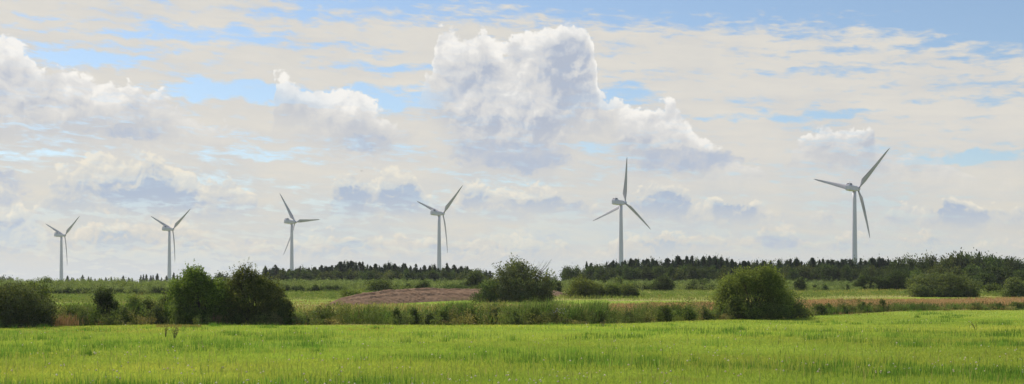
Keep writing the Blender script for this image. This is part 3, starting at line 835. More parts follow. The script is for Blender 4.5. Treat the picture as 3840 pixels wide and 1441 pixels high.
plant('shrub', 'slim dark bush in the ditch just left of the huge willow', 'shrub', 2500, 1142, 102, 46, 1800, G_MID + G_SALLOW, .1, GN, 17, base=0, profile='column')

_vb = [(262, 1150, 60, 0), (312, 1152, 56, 3), (346, 1160, 44, 0), (462, 1150, 50, 3), (530, 1140, 50, 0), (590, 1126, 56, 3),
       (1145, 1176, 40, 3), (1215, 1168, 34, 2), (1487, 1150, 38, 2), (1551, 1152, 36, 2), (1610, 1170, 46, 3), (1664, 1158, 44, 1), (1765, 1152, 50, 1), (1850, 1140, 50, 3), (1925, 1160, 60, 2),
       (2008, 1150, 60, 2), (2089, 1160, 56, 3), (2166, 1158, 60, 2), (2240, 1160, 60, 1), (2356, 1168, 36, 3), (2420, 1160, 46, 2), (2475, 1146, 40, 2), (2535, 1146, 60, 1), (2640, 1150, 60, 3),
       (3110, 1136, 40, 1), (3160, 1136, 44, 3), (3232, 1130, 30, 2), (3265, 1134, 30, 2), (3308, 1120, 26, 1), (3440, 1146, 30, 2), (3573, 1140, 26, 1), (3655, 1134, 40, 3), (3742, 1136, 46, 3), (3812, 1130, 44, 2)]
_pv = [G_MID + G_SALLOW, G_MID + G_YEL, G_SALLOW + G_MID, G_SALLOW + G_GREY]
for i, (p, t_, w_, c_) in enumerate(_vb):
    where_ = 'left of the elder' if p < 700 else ('before the soil heap' if p < 1800 else ('between windswept bush and willow' if p < 2700 else 'right of the huge willow'))
    n_ = len([q for q in _vb[:i + 1] if (q[0] < 700) == (p < 700) and (q[0] < 1800) == (p < 1800) and (q[0] < 2700) == (p < 2700)])
    plant('weedy_bush', '%s weedy low bush from the left in the verge %s' % (ORD_[n_], where_), 'bush', p, t_, float(edge_d(p)) + random.uniform(1.5, 4.5), w_, 2200, _pv[c_], .085,
          'low weedy bushes in the ditch verge', 500 + i, base=0, rag=.25, sprays=40)

GM = 'bushes on the strips between ditch and tree line'
plant('windswept_bush', 'large dark windswept bush leaning right, with bare twigs, right of the soil heap', 'shrub', 1944, 972, 171, 244, 22000, G_HAW + G_GREY, .2, GM, 20, base=0, lobes=14, rag=.25, up=.6, twigs=40, sprays=90, shape=[(-.06, .8, .13, .18), (-.16, .6, .18, .25), (.06, .62, .17, .24), (.2, .5, .16, .26), (.36, .34, .13, .26), (-.32, .32, .16, .22), (-.02, .34, .32, .3), (.25, .16, .22, .15), (-.2, .13, .28, .14)])
plant('shrub', 'dark round bush at the left foot of the windswept bush', 'shrub', 1838, 1050, 169, 120, 6500, G_MID, .17, GM, 21, base=0)
plant('shrub', 'dark bush at the right foot of the windswept bush', 'shrub', 2025, 1062, 170, 90, 5500, G_HAW, .17, GM, 22, base=0)
plant('broadleaf_tree', 'dark small tree standing behind the left side of the windswept bush', 'tree', 1778, 1008, 222, 76, 3600, G_DARK, .26, GM, 23, wood='trunk', part='crown')
plant('shrub', 'pale low bush before the dark small tree left of the windswept bush', 'shrub', 1800, 1062, 205, 70, 2400, G_MID + G_YEL, .2, GM, 24, base=0)
plant('shrub', 'green bush just right of the bare twigs of the windswept bush', 'shrub', 2052, 1040, 212, 60, 2400, G_MID, .22, GM, 25, base=0)
plant('shrub', 'dark round bush second to the right of the windswept bush', 'shrub', 2086, 1050, 214, 46, 1800, G_DARK, .22, GM, 26, base=0)
plant('shrub', 'dark round bush with yellow-green top, left one of the clump right of centre', 'shrub', 2182, 1034, 184, 112, 9500, G_YEL + G_HAW, .17, GM, 27, base=0, lobes=12)
plant('shrub', 'loose yellow-green bush at the right side of the dark round bush', 'shrub', 2245, 1060, 186, 60, 2600, G_YEL, .18, GM, 28, base=0)
plant('shrub', 'yellow-green bush in the middle of the clump right of centre', 'shrub', 2300, 1060, 186, 72, 4200, G_YEL + G_MID, .18, GM, 29, base=0)
plant('shrub', 'dark green bush at the right end of the clump right of centre', 'shrub', 2362, 1060, 187, 74, 4800, G_MID + G_HAW, .18, GM, 30, base=0)
plant('young_conifer_bush', 'small dark pointed tree behind the yellow-green bush clump', 'tree', 2262, 1026, 240, 28, 1100, G_DARK, .24, GM, 31, profile='column', wood='trunk', part='crown')
plant('shrub', 'light green young tree behind the yellow-green bush clump', 'tree', 2320, 1034, 238, 44, 1700, G_MID + G_SALLOW, .24, GM, 32, wood='trunk', part='crown')
plant('shrub', 'dense dark bush standing alone before the willow bed right of the clump', 'shrub', 2484, 1030, 225, 84, 5200, G_DARK, .22, GM, 33, base=0)
plant('shrub', 'dark low bush left one of the pair beside the huge willow', 'shrub', 2594, 1052, 232, 50, 1900, G_DARK, .22, GM, 34, base=0)
plant('shrub', 'dark low bush right one of the pair beside the huge willow', 'shrub', 2644, 1044, 232, 70, 3000, G_DARK + G_MID, .22, GM, 35, base=0)
plant('shrub', 'dark oval bush just right of and behind the huge willow', 'shrub', 3000, 1036, 226, 44, 2200, G_DARK, .22, GM, 36, base=0)
plant('shrub', 'tiny dark bush before the reed bed, first right of the oval bush', 'shrub', 3054, 1066, 228, 14, 350, G_DARK, .2, GM, 37, base=0)
plant('shrub', 'tiny bush before the reed bed, second right of the oval bush', 'shrub', 3094, 1062, 228, 26, 600, G_MID, .2, GM, 38, base=0)
plant('shrub', 'tiny dark bush before the reed bed, third right of the oval bush', 'shrub', 3179, 1058, 228, 18, 450, G_DARK, .2, GM, 39, base=0)
plant('shrub', 'dark wide bush standing behind the left end of the soil heap', 'shrub', 1422, 1046, 205, 118, 6500, G_YEL + G_DARK + G_DARK, .2, GM, 40, base=0)
plant('shrub', 'yellow-green low bush at the left end of the soil heap', 'shrub', 1318, 1084, 186, 80, 3200, G_YEL, .18, GM, 41, base=0)
plant('shrub', 'dark small bush behind the middle of the soil heap', 'shrub', 1584, 1052, 214, 62, 2800, G_DARK + G_MID, .22, GM, 42, base=0)
plant('shrub', 'low dark green hedge bush behind the right part of the soil heap', 'shrub', 1705, 1064, 216, 120, 4200, G_MID, .22, GM, 43, base=0)
plant('shrub', 'low pale bush behind the soil heap between the two dark ones', 'shrub', 1508, 1070, 212, 76, 2200, G_MID + G_SALLOW, .22, GM, 44, base=0)
plant('shrub', 'low rounded yellow-green bush right of the hawthorn before the willow bed', 'shrub', 1176, 1096, 200, 56, 1800, G_YEL, .2, GM, 45, base=0)
plant('sallow_bush', 'big grey-green sallow bush in front of the dark wood at right', 'shrub', 3536, 1021, 190, 236, 17000, G_GREY + G_SALLOW, .19, GM, 46, base=0, lobes=16, rag=.2, sprays=60, shape=[(-.05, .78, .25, .2), (.2, .72, .2, .2), (-.27, .55, .2, .28), (.36, .42, .15, .3), (0, .4, .42, .36), (-.36, .2, .15, .2), (.3, .15, .22, .15), (0, .14, .3, .14)])
plant('sallow_bush', 'low yellow-green shoulder bush on the right side of the big sallow', 'shrub', 3622, 1050, 189, 90, 4800, G_SALLOW + G_YEL, .18, GM, 47, base=0)
plant('sallow_bush', 'low green bush at the left foot of the big sallow', 'shrub', 3452, 1062, 189, 70, 3400, G_SALLOW + G_GREY, .18, GM, 48, base=0)
plant('shrub', 'smooth pale green bush between the big sallow and the right-edge bush', 'shrub', 3722, 1060, 204, 66, 2800, G_MID + G_SALLOW, .2, GM, 49, base=0)
plant('sallow_bush', 'round grey-green bush cut by the right edge of the picture', 'shrub', 3802, 1038, 190, 104, 7500, G_GREY + G_SALLOW + G_DARK, .18, GM, 50, base=0)
for i, (px, rt, wp, lab) in enumerate([(3236, 1026, 60, 'dark bush at the left tip of the dark thicket under the sixth turbine side'), (3290, 1032, 70, 'dark bush second from the left in the thicket left of the big sallow'),
                                      (3358, 1006, 96, 'tallest dark tree in the thicket left of the big sallow'), (3440, 1002, 96, 'dark tree right behind the left end of the big sallow')]):
    plant('broadleaf_tree', lab, 'tree', px, rt, 238, wp, 4800, G_DARK + G_MID, .25, 'dark thicket left of the big sallow', 60 + i, base=0, wood='trunk', part='crown')
plant('willow_bush', 'feathery light green willow just left of the first turbine tower', 'shrub', 176, 1036, 245, 46, 2200, G_MID + G_SALLOW, .22, GM, 70, base=0, hollow=.1)
plant('willow_bush', 'pale thin willow touching the first turbine tower base', 'shrub', 212, 1050, 245, 34, 900, G_SALLOW, .22, GM, 71, base=0, hollow=.1)
plant('willow_bush', 'wide low willow mound above the narrow dark tree at left', 'shrub', 462, 1046, 215, 110, 3600, G_SALLOW + G_YEL, .2, GM, 72, base=0)
plant('shrub', 'dark bushy plant in the front of the willow bed left of the narrow dark tree', 'shrub', 343, 1076, 200, 34, 1200, G_DARK, .2, GM, 73, base=0)
plant('broadleaf_tree', 'round dark far tree at the very left edge of the skyline', 'tree', 8, 1032, 430, 36, 1400, G_DARK, .45, 'far round trees', 74, wood='trunk', part='crown')
plant('broadleaf_tree', 'second round dark far tree from the left edge of the skyline', 'tree', 36, 1036, 430, 28, 1100, G_DARK, .45, 'far round trees', 75, wood='trunk', part='crown')
for i, (px, rt, wp, lab) in enumerate([(822, 1019, 42, 'dark far tree left one between elder and hawthorn tops'), (852, 1022, 38, 'dark far tree right one between elder and hawthorn tops'),
                                      (2050, 1022, 34, 'low far tree in the skyline gap right of the windswept bush'), (2082, 1028, 30, 'lower far tree at the right of the skyline gap')]):
    plant('broadleaf_tree', lab, 'tree', px, rt, 480 if px > 2000 else 400, wp, 1300, G_DARK, .45, 'far round trees', 76 + i, wood='trunk', part='crown')

_fr = [(p, 198 + random.uniform(0, 3), 1080) for p in range(180, 640, 24)]  # added bushes, coloured dark to give the willow bed its shaded front
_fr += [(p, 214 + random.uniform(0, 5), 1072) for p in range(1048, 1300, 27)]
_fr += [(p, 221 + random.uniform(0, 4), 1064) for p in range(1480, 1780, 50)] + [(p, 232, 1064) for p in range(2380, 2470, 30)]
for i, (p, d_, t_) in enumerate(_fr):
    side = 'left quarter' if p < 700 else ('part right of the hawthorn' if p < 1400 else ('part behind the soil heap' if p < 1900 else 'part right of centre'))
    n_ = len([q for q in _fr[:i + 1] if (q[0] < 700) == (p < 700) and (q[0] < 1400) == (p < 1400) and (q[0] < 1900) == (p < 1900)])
    plant('willow_bush', '%s added bush coloured as shade on the willow bed front, %s' % (ORD_[n_], side), 'shrub', p + random.uniform(-6, 6), t_ + random.uniform(-7, 8), d_, random.uniform(26, 44), 1300, G_DARK + G_MID, .2,
          'bushes added as shade along the front of the willow bed', 300 + i, base=0)

# ------------------------------------------------------------------ tree line
TOWERS = [230, 635, 1094, 1646.6, 2328.4, 3204]
ORD = ['', 'first', 'second', 'third', 'fourth', 'fifth', 'sixth', 'seventh', 'eighth', 'ninth', 'tenth', 'eleventh', 'twelfth', 'thirteenth', 'fourteenth', 'fifteenth',
       'sixteenth', 'seventeenth', 'eighteenth', 'nineteenth', 'twentieth', 'twenty-first', 'twenty-second', 'twenty-third', 'twenty-fourth', 'twenty-fifth', 'twenty-sixth', 'twenty-seventh']


def where(lst):
    """for sorted columns: wording that places each one from the nearest turbine tower"""
    out = []
    for p in lst:
        t = min(range(6), key=lambda i: abs(TOWERS[i] - p)); side = 'right' if p > TOWERS[t] else 'left'
        q = [v for v in lst if (TOWERS[t] < v <= p if side == 'right' else p <= v < TOWERS[t])]
        out.append('%s to the %s of the %s turbine tower' % (ORD[min(len(q), 27)], side, ORD[t + 1]))
    return out


def spruce_mesh(seed, H=8.0):
    r = np.random.default_rng(seed); quads = []; cols = []
    spread = r.uniform(.15, .32) * H; lean = r.uniform(-.03, .05) * H
    z = H * .06
    while z < H * .985:
        f = z / H; R = spread * (1 - f) ** .95 * r.uniform(.6, 1.3) + .12
        nb = int(5 + 6 * (1 - f)); a0 = r.uniform(0, 6.28)
        for i in range(nb):
            a = a0 + i * 6.283 / nb + r.uniform(-.25, .25); L = R * r.uniform(.65, 1.15)
            if r.random() < .16: continue
            d = np.array([math.cos(a), math.sin(a), 0]); s = np.array([-math.sin(a), math.cos(a), 0])
            p0 = np.array([lean * f * f, 0, z]); droop = .25 * L * (1 - f) - .12 * L * f
            tip = p0 + d * L - np.array([0, 0, droop])
            k = max(2, int(L / .35))
            for j in range(k):
                t = (j + .6) / k; c = p0 + (tip - p0) * t; wd = (.10 + .26 * (1 - f) + .08 * L) * (1.15 - t) * r.uniform(.7, 1.3)
                e = .5 * L / k + .12
                dn = np.array([0, 0, -.16 - .1 * r.random()])
                quads += [c - d * e * .7, c + s * wd + dn, c + d * e * 1.2 + np.array([0, 0, .05]), c - s * wd + dn]
                quads += [c - d * e * .5 + np.array([0, 0, .1]), c + s * .05 + dn * 1.9, c + d * e + dn * .6, c - s * .05 + np.array([0, 0, .12])]
                cc = pal(2, [(.045, .07, .032), (.06, .09, .04), (.075, .1, .045)], r)
                cols += [cc[0]] * 4 + [cc[1]] * 4
        z += H * .034 * r.uniform(.75, 1.3)
    quads += [np.array([lean, -.05, H * .92]), np.array([lean + .1, 0, H * .955]), np.array([lean, .02, H * 1.03]), np.array([lean - .1, 0, H * .95])]
    cols += [np.array([.04, .06, .03])] * 4
    fo = mesh_np('crown', np.array(quads), np.arange(len(quads)), 4, M_NEEDLE, np.array(cols))
    tv, tl = tubes([[(0, 0, -.1, .13), (lean * .2, 0, H * .45, .09), (lean, 0, H * .97, .02)]], 6)
    return fo, mesh_np('trunk', tv, tl, 4, M_BARK, smooth=True)


SPR = [spruce_mesh(100 + i) for i in range(9)]


def spruce(px, top, d, label, grp, k=None, wide=1.0):
    x = wx(px, d); z = float(gz(x, d)) - .1; h = ZC + (HR - top) * d / F - z
    fo, tr = SPR[random.randrange(len(SPR)) if k is None else k]
    o = empty('spruce_tree', (x, d, z), random.uniform(0, 6.28)); tag(o, label, 'spruce', grp)
    s = h / 8.0; o.scale = (s * wide, s * wide, s)
    link('crown', fo, o); link('trunk', tr, o)


def adj(t, mean):
    return 'tall' if t < mean - 6 else ('low' if t > mean + 6 else 'mid-height')


line = [(995, 996), (1010, 1008), (1035, 993), (1051, 1010), (1060, 1005), (1078, 1008), (1113, 1006), (1125, 996), (1159, 1000), (1181, 1000), (1203, 994), (1222, 998),
        (1245, 993), (1259, 993), (1276, 979), (1290, 979), (1308, 980), (1320, 977), (1335, 979), (1359, 980), (1377, 991), (1393, 996), (1408, 989), (1424, 994), (1445, 986), (1456, 985),
        (1479, 988), (1494, 998), (1510, 986), (1521, 987), (1540, 996), (1560, 987), (1575, 1002), (1591, 993), (1610, 995), (1632, 992), (1662, 1003), (1677, 986), (1705, 993), (1718, 1004), (1732, 997),
        (1753, 996), (1770, 1010), (1792, 1014), (1825, 1012), (2200, 979), (2240, 990), (2272, 980), (2298, 975), (2312, 980), (2347, 973), (2367, 968),
        (2391, 968), (2421, 970), (2447, 968), (2462, 975), (2505, 965), (2524, 974), (2546, 958), (2562, 972), (2576, 958), (2597, 958), (2618, 972), (2637, 959), (2662, 958), (2681, 958), (2704, 963), (2725, 966),
        (2745, 970), (2760, 982), (2773, 980), (2792, 976), (2808, 977), (2838, 974), (2866, 976), (2890, 976), (2919, 971), (2942, 976), (2961, 970), (2985, 968), (3015, 985), (3047, 965), (3073, 970), (3087, 968), (3105, 972), (3122, 972), (3144, 975),
        (3160, 972), (3172, 968), (3193, 970), (3226, 967), (3246, 976), (3269, 965), (3281, 970), (3293, 965), (3312, 967), (3330, 969), (3355, 975)]
wh = where([p for p, t in line])
for (px, t), w_ in zip(line, wh):
    m = 990 if px < 1900 else 970
    d = random.uniform(352, 376) if px < 1900 else random.uniform(330, 352)
    spruce(px, t, d, '%s dark spruce on the skyline, %s' % (adj(t, m), w_), 'spruces of the skyline tree line', wide=random.choice([.8, 1.0, 1.2, 1.5, 1.9, 2.2]))

far = [(253, 1033), (267, 1040), (276, 1042), (290, 1044), (309, 1030), (332, 1036), (341, 1039), (357, 1044), (373, 1042), (382, 1044), (397, 1039), (418, 1037), (430, 1043), (445, 1046), (461, 1033),
       (484, 1040), (496, 1043), (526, 1031), (538, 1028), (548, 1028), (566, 1033), (573, 1031), (590, 1024), (607, 1040), (624, 1033), (652, 1021), (664, 1036)]
wh = where([p for p, t in far])
for (px, t), w_ in zip(far, wh):
    spruce(px, t, random.uniform(560, 640), '%s small far spruce behind the willows, %s' % (adj(t, 1036), w_), 'small far spruces at left', wide=random.uniform(.9, 1.25))

rt = [(3569, 953), (3592, 949), (3605, 951), (3629, 952), (3669, 942), (3697, 960), (3720, 954), (3737, 962), (3780, 966), (3795, 968), (3815, 972)]
for i, (px, t) in enumerate(rt):
    spruce(px, t, 318, '%s spruce tip poking out above the wood at right, %s from its left' % ('tallest' if t == 942 else 'small', ORD[i + 1]), 'spruces above the right wood')

def round_mesh(seed, palette):
    r = np.random.default_rng(seed)
    v, c, limbs = crown_geo(5.2, 5.0, 4.6, 4400, .34, palette, r, lobes=9, base=0, rag=.15)
    tv, tl = tubes(limbs, 4)
    return mesh_np('crown', v, np.arange(len(v)), 4, M_LEAF, c), mesh_np('trunk', tv, tl, 4, M_BARK, smooth=True)


RND = [round_mesh(200 + i, [G_DARK, G_DARK + G_MID, G_DARK + G_HAW, G_MID][i % 4]) for i in range(8)]


def rtree(px, top, d, wpx, label, grp, k=None, name='broadleaf_tree'):
    x = wx(px, d); z = float(gz(x, d)) - .1; h = ZC + (HR - top) * d / F - z; w = wpx * d / F
    cr, tr = RND[random.randrange(len(RND)) if k is None else k]
    o = empty(name, (x, d, z), random.uniform(0, 6.28)); tag(o, label, 'tree', grp); o.scale = (w / 5.2, w / 5.2, h / 5.0)
    link('crown', cr, o); link('trunk', tr, o)


# second row, filling the gaps between the skyline trees
gaps = [p for p in np.arange(1000, 1850, 13.5)] + [p for p in np.arange(2215, 3370, 14.0)]
gaps = [float(p) + random.uniform(-4, 4) for p in gaps]
prof = sorted(line)
for gi, px in enumerate(gaps):
    if gi % 3 == 1 or (px > 2700 and gi % 2 == 0):
        t = np.interp(px, [p for p, _ in prof], [q for _, q in prof]) + random.uniform(2, 12)
        rtree(px, t, random.uniform(378, 395) if px < 1900 else random.uniform(354, 372), random.uniform(30, 48), 'dark broadleaf tree standing between the skyline spruces of the tree line', 'broadleaf trees within the tree line'); continue
    t = np.interp(px, [p for p, _ in prof], [q for _, q in prof]) + random.uniform(1, 15)
    spruce(px, t, random.uniform(377, 395) if px < 1900 else random.uniform(354, 372), 'dark spruce hidden low among the skyline spruces of the tree line', 'low spruces within the tree line', wide=random.uniform(1.5, 1.9))


low = []
p = 1056.0
while p < 1800:
    low.append((p, random.uniform(1008, 1024), random.uniform(34, 54))); p += random.uniform(17, 26)
for q in [(2122, 1004, 50), (2140, 1000, 56), (2165, 999, 48), (2188, 1008, 44), (2216, 996, 60), (2250, 994, 58), (2275, 1004, 46)]: low.append(q)
p = 2295.0
while p < 3380:
    if not 2725 < p < 2900: low.append((p, random.uniform(990, 1010), random.uniform(42, 64)))
    p += random.uniform(20, 29)
low.sort(); wh = where([q[0] for q in low])
for (px, t, w_), lab in zip(low, wh):
    rtree(px, t, random.uniform(338, 350) if px < 1900 else random.uniform(314, 328), w_, 'rounded dark broadleaf tree under the spruces, %s' % lab, 'rounded trees in front of the spruces')

wood = [(3372, 978, 70, 300), (3396, 968, 64, 306), (3420, 972, 66, 306), (3452, 978, 66, 300), (3475, 965, 60, 305), (3500, 970, 64, 305), (3528, 985, 60, 295), (3545, 975, 66, 300), (3575, 962, 70, 306),
        (3605, 958, 80, 306), (3640, 960, 76, 306), (3668, 964, 70, 300), (3700, 966, 72, 306), (3728, 972, 70, 300), (3760, 978, 66, 306), (3795, 976, 70, 300), (3830, 984, 74, 300), (3864, 984, 74, 306),
        (3400, 1010, 80, 272), (3510, 1000, 90, 270), (3580, 1000, 90, 268), (3650, 996, 96, 266), (3710, 998, 84, 268), (3770, 1000, 84, 270), (3830, 1010, 90, 268), (3690, 1020, 80, 250)]
fr = sorted([w for w in wood if w[3] < 290]); bk = sorted([w for w in wood if w[3] >= 290])
for i, (px, t, w_, d) in enumerate(bk):
    rtree(px, t - 9, d, w_ * 1.12, 'dark broadleaf tree on the top edge of the right wood, %s from its left' % ORD[i + 1], 'trees of the right wood')
for i, (px, t, w_, d) in enumerate(fr):
    rtree(px, t, d, w_, 'dark broadleaf tree in the front row of the right wood, %s from its left' % ORD[i + 1], 'trees of the right wood')

# ------------------------------------------------------------------ soil heap
def build_heap():
    us = np.linspace(1215, 2155, 230); ys = np.linspace(-7, 7, 50)
    px, Yo = np.meshgrid(us, ys)
    dc = np.interp(px, [1215, 2155], [158, 200]); D = dc + Yo; Xg = (px - CX) / F * dc
    crest = np.interp(px, [1215, 1270, 1350, 1450, 1560, 1660, 1800, 1950, 2080, 2155], [0, .55, .98, 1.28, 1.36, 1.25, 1.05, .8, .62, 0])
    prof_ = np.clip(1 - np.abs(Yo / 7) ** 1.8, 0, 1)
    g1 = vn(Xg, D, .55, 2); nz = .08 * g1 + .06 * vn(Xg * 2.0, D * 2.0, 1.3, 7) + .035 * rng.normal(size=Xg.shape)
    ledge = .3 / (1 + np.exp(-(Yo + 1.0 + 1.1 * np.sin(Xg * .16) + .3 * g1) * 6))   # slumped edge along the face
    ledge2 = .16 / (1 + np.exp(-(Yo + 3.6 + .8 * np.sin(Xg * .23 + 2)) * 7))
    Z = crest * prof_ + (nz + ledge + ledge2) * np.clip(crest, 0, 1) * np.clip(prof_ * 3, 0, 1)
    Zg = gz(Xg, D) - .1 + Z
    xs = us; d0 = 0.0; Yg = D
    nx = len(xs); v = np.c_[Xg.ravel(), (d0 + Yg).ravel(), Zg.ravel()]
    L = []
    for j in range(len(ys) - 1):
        for i in range(nx - 1):
            a = j * nx + i; L += [a, a + 1, a + nx + 1, a + nx]
    m = plain_mat('bare_soil', (.26, .165, .1), .95, .05, (.16, .095, .055), 1.2, .2, stretch=(.35, 1.2, 1))
    o = link('soil_heap', mesh_np('soil_heap', v, L, 4, m)); tag(o, 'long low heap of reddish-brown bare soil beyond the ditch, left of centre', 'soil heap')


build_heap()

# ------------------------------------------------------------------ wind turbines
M_WHITE = plain_mat('turbine_white_paint', (.78, .70, .78), .45, .4, (.71, .64, .71), .6, 0, stretch=(1, 1, .15))
M_BLADE = plain_mat('blade_paint', (.58, .53, .55), .4, .4, (.38, .34, .35), .5, 0, stretch=(1, 1, .2))
M_VENT = plain_mat('dark_vent', (.03, .03, .035), .6, .2)
M_GREYM = plain_mat('grey_metal', (.35, .35, .36), .5, .3)


def bm_obj(name, verts, faces, mat, parent, smooth=False):
    me = bpy.data.meshes.new(name); me.from_pydata([tuple(map(float, v)) for v in verts], [], faces); me.materials.append(mat)
    if smooth:
        me.polygons.foreach_set('use_smooth', np.ones(len(me.polygons), bool))
    me.update()
    o = link(name, me, parent); return o


def loft(rings, cap=True):
    v = []; f = []; k = len(rings[0])
    for r_ in rings: v += list(r_)
    for i in range(len(rings) - 1):
        for j in range(k):
            f.append((i * k + j, i * k + (j + 1) % k, (i + 1) * k + (j + 1) % k, (i + 1) * k + j))
    if cap: f.append(tuple(range(k - 1, -1, -1))); f.append(tuple((len(rings) - 1) * k + j for j in range(k)))
    return v, f


def rrect(y, w, z0, z1, b=.25):
    """rounded rectangle section across the nacelle at axial position y"""
    w /= 2
    return [(-w + b, y, z0), (w - b, y, z0), (w, y, z0 + b), (w, y, z1 - b), (w - b, y, z1), (-w + b, y, z1), (-w, y, z1 - b), (-w, y, z0 + b)]


def blade_mesh(R=22.0, cone=1.1):
    """blade along +Z from the hub centre; rotor axis is +Y; tips bend towards the tower (-Y)"""
    st = [(.7, .75, .75, 0), (1.6, .75, .72, 0), (3.0, 1.4, .5, .30), (4.4, 2.1, .36, .30), (7, 1.85, .28, .22), (11, 1.45, .2, .15), (15, 1.1, .14, .1), (19, .75, .09, .06), (21.2, .42, .06, .04), (22.0, .12, .03, .03)]
    rings = []
    for z, ch, th, tw in st:
        z = z * R / 22; ring = []
        for k in range(12):
            a = 2 * math.pi * k / 12
            cx = math.cos(a) * .5 * ch; cy = math.sin(a) * .5 * th * (1.0 + .5 * math.cos(a))
            cx -= (ch - .75) * .32 if z > 2 else 0          # trailing edge bulges to one side
            t = tw + .12
            ring.append((cx * math.cos(t) - cy * math.sin(t), cx * math.sin(t) + cy * math.cos(t) - cone * (z / R) ** 2, z))
        rings.append(ring)
    return loft(rings)


T = [  # tips (photo pixels), tower column
    ([(290, 815.6), (169.8, 834.5), (250.3, 997.7)], 230.0, 'small grey-white wind turbine furthest left, two blades raised like a V', ),
    ([(706.9, 788.1), (562.8, 805.4), (654.2, 985.2)], 635.0, 'wind turbine second from the left, its tower standing left of the elder shrub'),
    ([(1044.3, 716.9), (1193.7, 827.2), (1061.9, 952.9)], 1094.0, 'wind turbine third from left, one blade pointing level to the right'),
    ([(1729.3, 703.9), (1556.9, 746.0), (1677.2, 951.3)], 1646.6, 'wind turbine fourth from left, above the spruces behind the soil heap'),
    ([(2348.0, 590.1), (2220.5, 820.6), (2439.5, 868.6)], 2328.4, 'wind turbine fifth from left, one blade pointing straight up'),
    ([(3324.6, 566.7), (3047.5, 657.9), (3259.0, 895.7)], 3204.0, 'largest nearest wind turbine at far right, above the dark wood')]


def turbine(tips, tcol, label):
    tips = np.array(tips); c = tips.mean(0); dv = tips - c; dv[:, 1] *= -1
    R = math.sqrt((dv[:, 1] ** 2).sum() * 2 / 3); cc = min(.97, math.sqrt((dv[:, 0] ** 2).sum() / (dv[:, 1] ** 2).sum()))
    Rm = 22.0; d = Rm * F / R
    yaw_view = math.acos(cc)                      # angle between rotor axis and line of sight, axis away and to the right
    view = math.atan((tcol - CX) / F); yaw = yaw_view + view
    dy = d                                        # depth of the rotor
    hubz = ZC + (HR - c[1]) * d / F + .0
    x = wx(tcol, d); y = d; gzv = float(gz(x, y))
    root = empty('wind_turbine', (x, y, gzv - .1), -yaw)
    tag(root, label, 'wind turbine', 'row of six wind turbines')
    hz = hubz - (gzv - .1)
    # tower: tapered tube with a few flange rings and a foundation ring
    rings = []
    zt = hz - 1.2
    for i in range(13):
        f = i / 12; r_ = 1.42 * (1 - f) + .76 * f
        rings.append([(r_ * math.cos(2 * math.pi * k / 28), r_ * math.sin(2 * math.pi * k / 28), zt * f) for k in range(28)])
    v, f = loft(rings); bm_obj('tower', v, f, M_WHITE, root, True)
    # nacelle (local +Y is the rotor side)
    v, f = loft([rrect(-5.5, 1.7, hz - .8, hz + .95, .2), rrect(-5.1, 2.2, hz - 1.15, hz + 1.1, .3), rrect(-1.5, 2.3, hz - 1.3, hz + 1.0, .3), rrect(1.2, 2.1, hz - 1.15, hz + .9, .3), rrect(1.95, 1.3, hz - .8, hz + .65, .3)])
    nac = bm_obj('nacelle', v, f, M_WHITE, root)
    v, f = loft([rrect(-5.2, 1.6, hz + .98, hz + 1.45, .12), rrect(-4.7, 1.7, hz + .96, hz + 1.95, .15), rrect(-3.1, 1.7, hz + .94, hz + 1.95, .15), rrect(-2.3, 1.4, hz + .92, hz + 1.15, .1)])
    hood = bm_obj('cooler_hood', v, f, M_WHITE, nac)
    zz = hz + 1.02
    v = [(-.6, -5.14, zz + .42), (.6, -5.14, zz + .42), (.6, -4.78, hz + 1.88), (-.6, -4.78, hz + 1.88)]
    v = [(a, b - .05, c_ + .03) for a, b, c_ in v] + [(a, b + .1, c_) for a, b, c_ in v]
    bm_obj('vent_opening', v, [(0, 1, 2, 3), (7, 6, 5, 4), (0, 4, 5, 1), (1, 5, 6, 2), (2, 6, 7, 3), (3, 7, 4, 0)], M_VENT, nac)
    for sx in (-1, 1):
        v = [(sx * .853, -4.6, hz + 1.3), (sx * .853, -3.4, hz + 1.3), (sx * .853, -3.4, hz + 1.75), (sx * .853, -4.6, hz + 1.75)]
        v = v + [(a + sx * .03, b, c_) for a, b, c_ in v]
        bm_obj('vent_opening', v, [(3, 2, 1, 0), (4, 5, 6, 7), (0, 1, 5, 4), (1, 2, 6, 5), (2, 3, 7, 6), (3, 0, 4, 7)], M_VENT, nac)
    tv, tl = tubes([[(.3, -3.8, hz + 1.9, .035), (.3, -3.8, hz + 2.9, .02)], [(-.3, -3.5, hz + 1.9, .035), (-.3, -3.5, hz + 2.6, .02)], [(.15, -3.8, hz + 2.8, .02), (.45, -3.8, hz + 2.8, .02)], [(.3, -3.8, hz + 2.2, .02), (-.3, -3.5, hz + 2.2, .02)]], 5)
    link('wind_vane', mesh_np('wind_vane', tv, tl, 4, M_GREYM), nac)
    # hub and spinner
    hy = 2.9
    rings = []
    for yy, rr in ((1.95, .62), (2.2, .85), (2.9, .92), (3.4, .8), (3.8, .5), (3.98, .12)):
        rings.append([(rr * math.cos(2 * math.pi * k / 16), yy, hz + rr * math.sin(2 * math.pi * k / 16)) for k in range(16)])
    v, f = loft(rings); hub = bm_obj('hub', v, f, M_WHITE, root, True)
    bv, bf = BLADE
    ph0 = math.atan2(dv[0, 1], dv[0, 0] / cc)
    for i in range(3):
        ph = math.atan2(dv[i, 1], dv[i, 0] / cc)
        b = link('blade', bf, root)
        b.location = (0, hy, hz)
        # local frame: +X of the turbine is to the right and toward the camera; rotate the blade from +Z to angle ph
        b.rotation_euler = (0, math.pi / 2 - ph, 0)
    return root


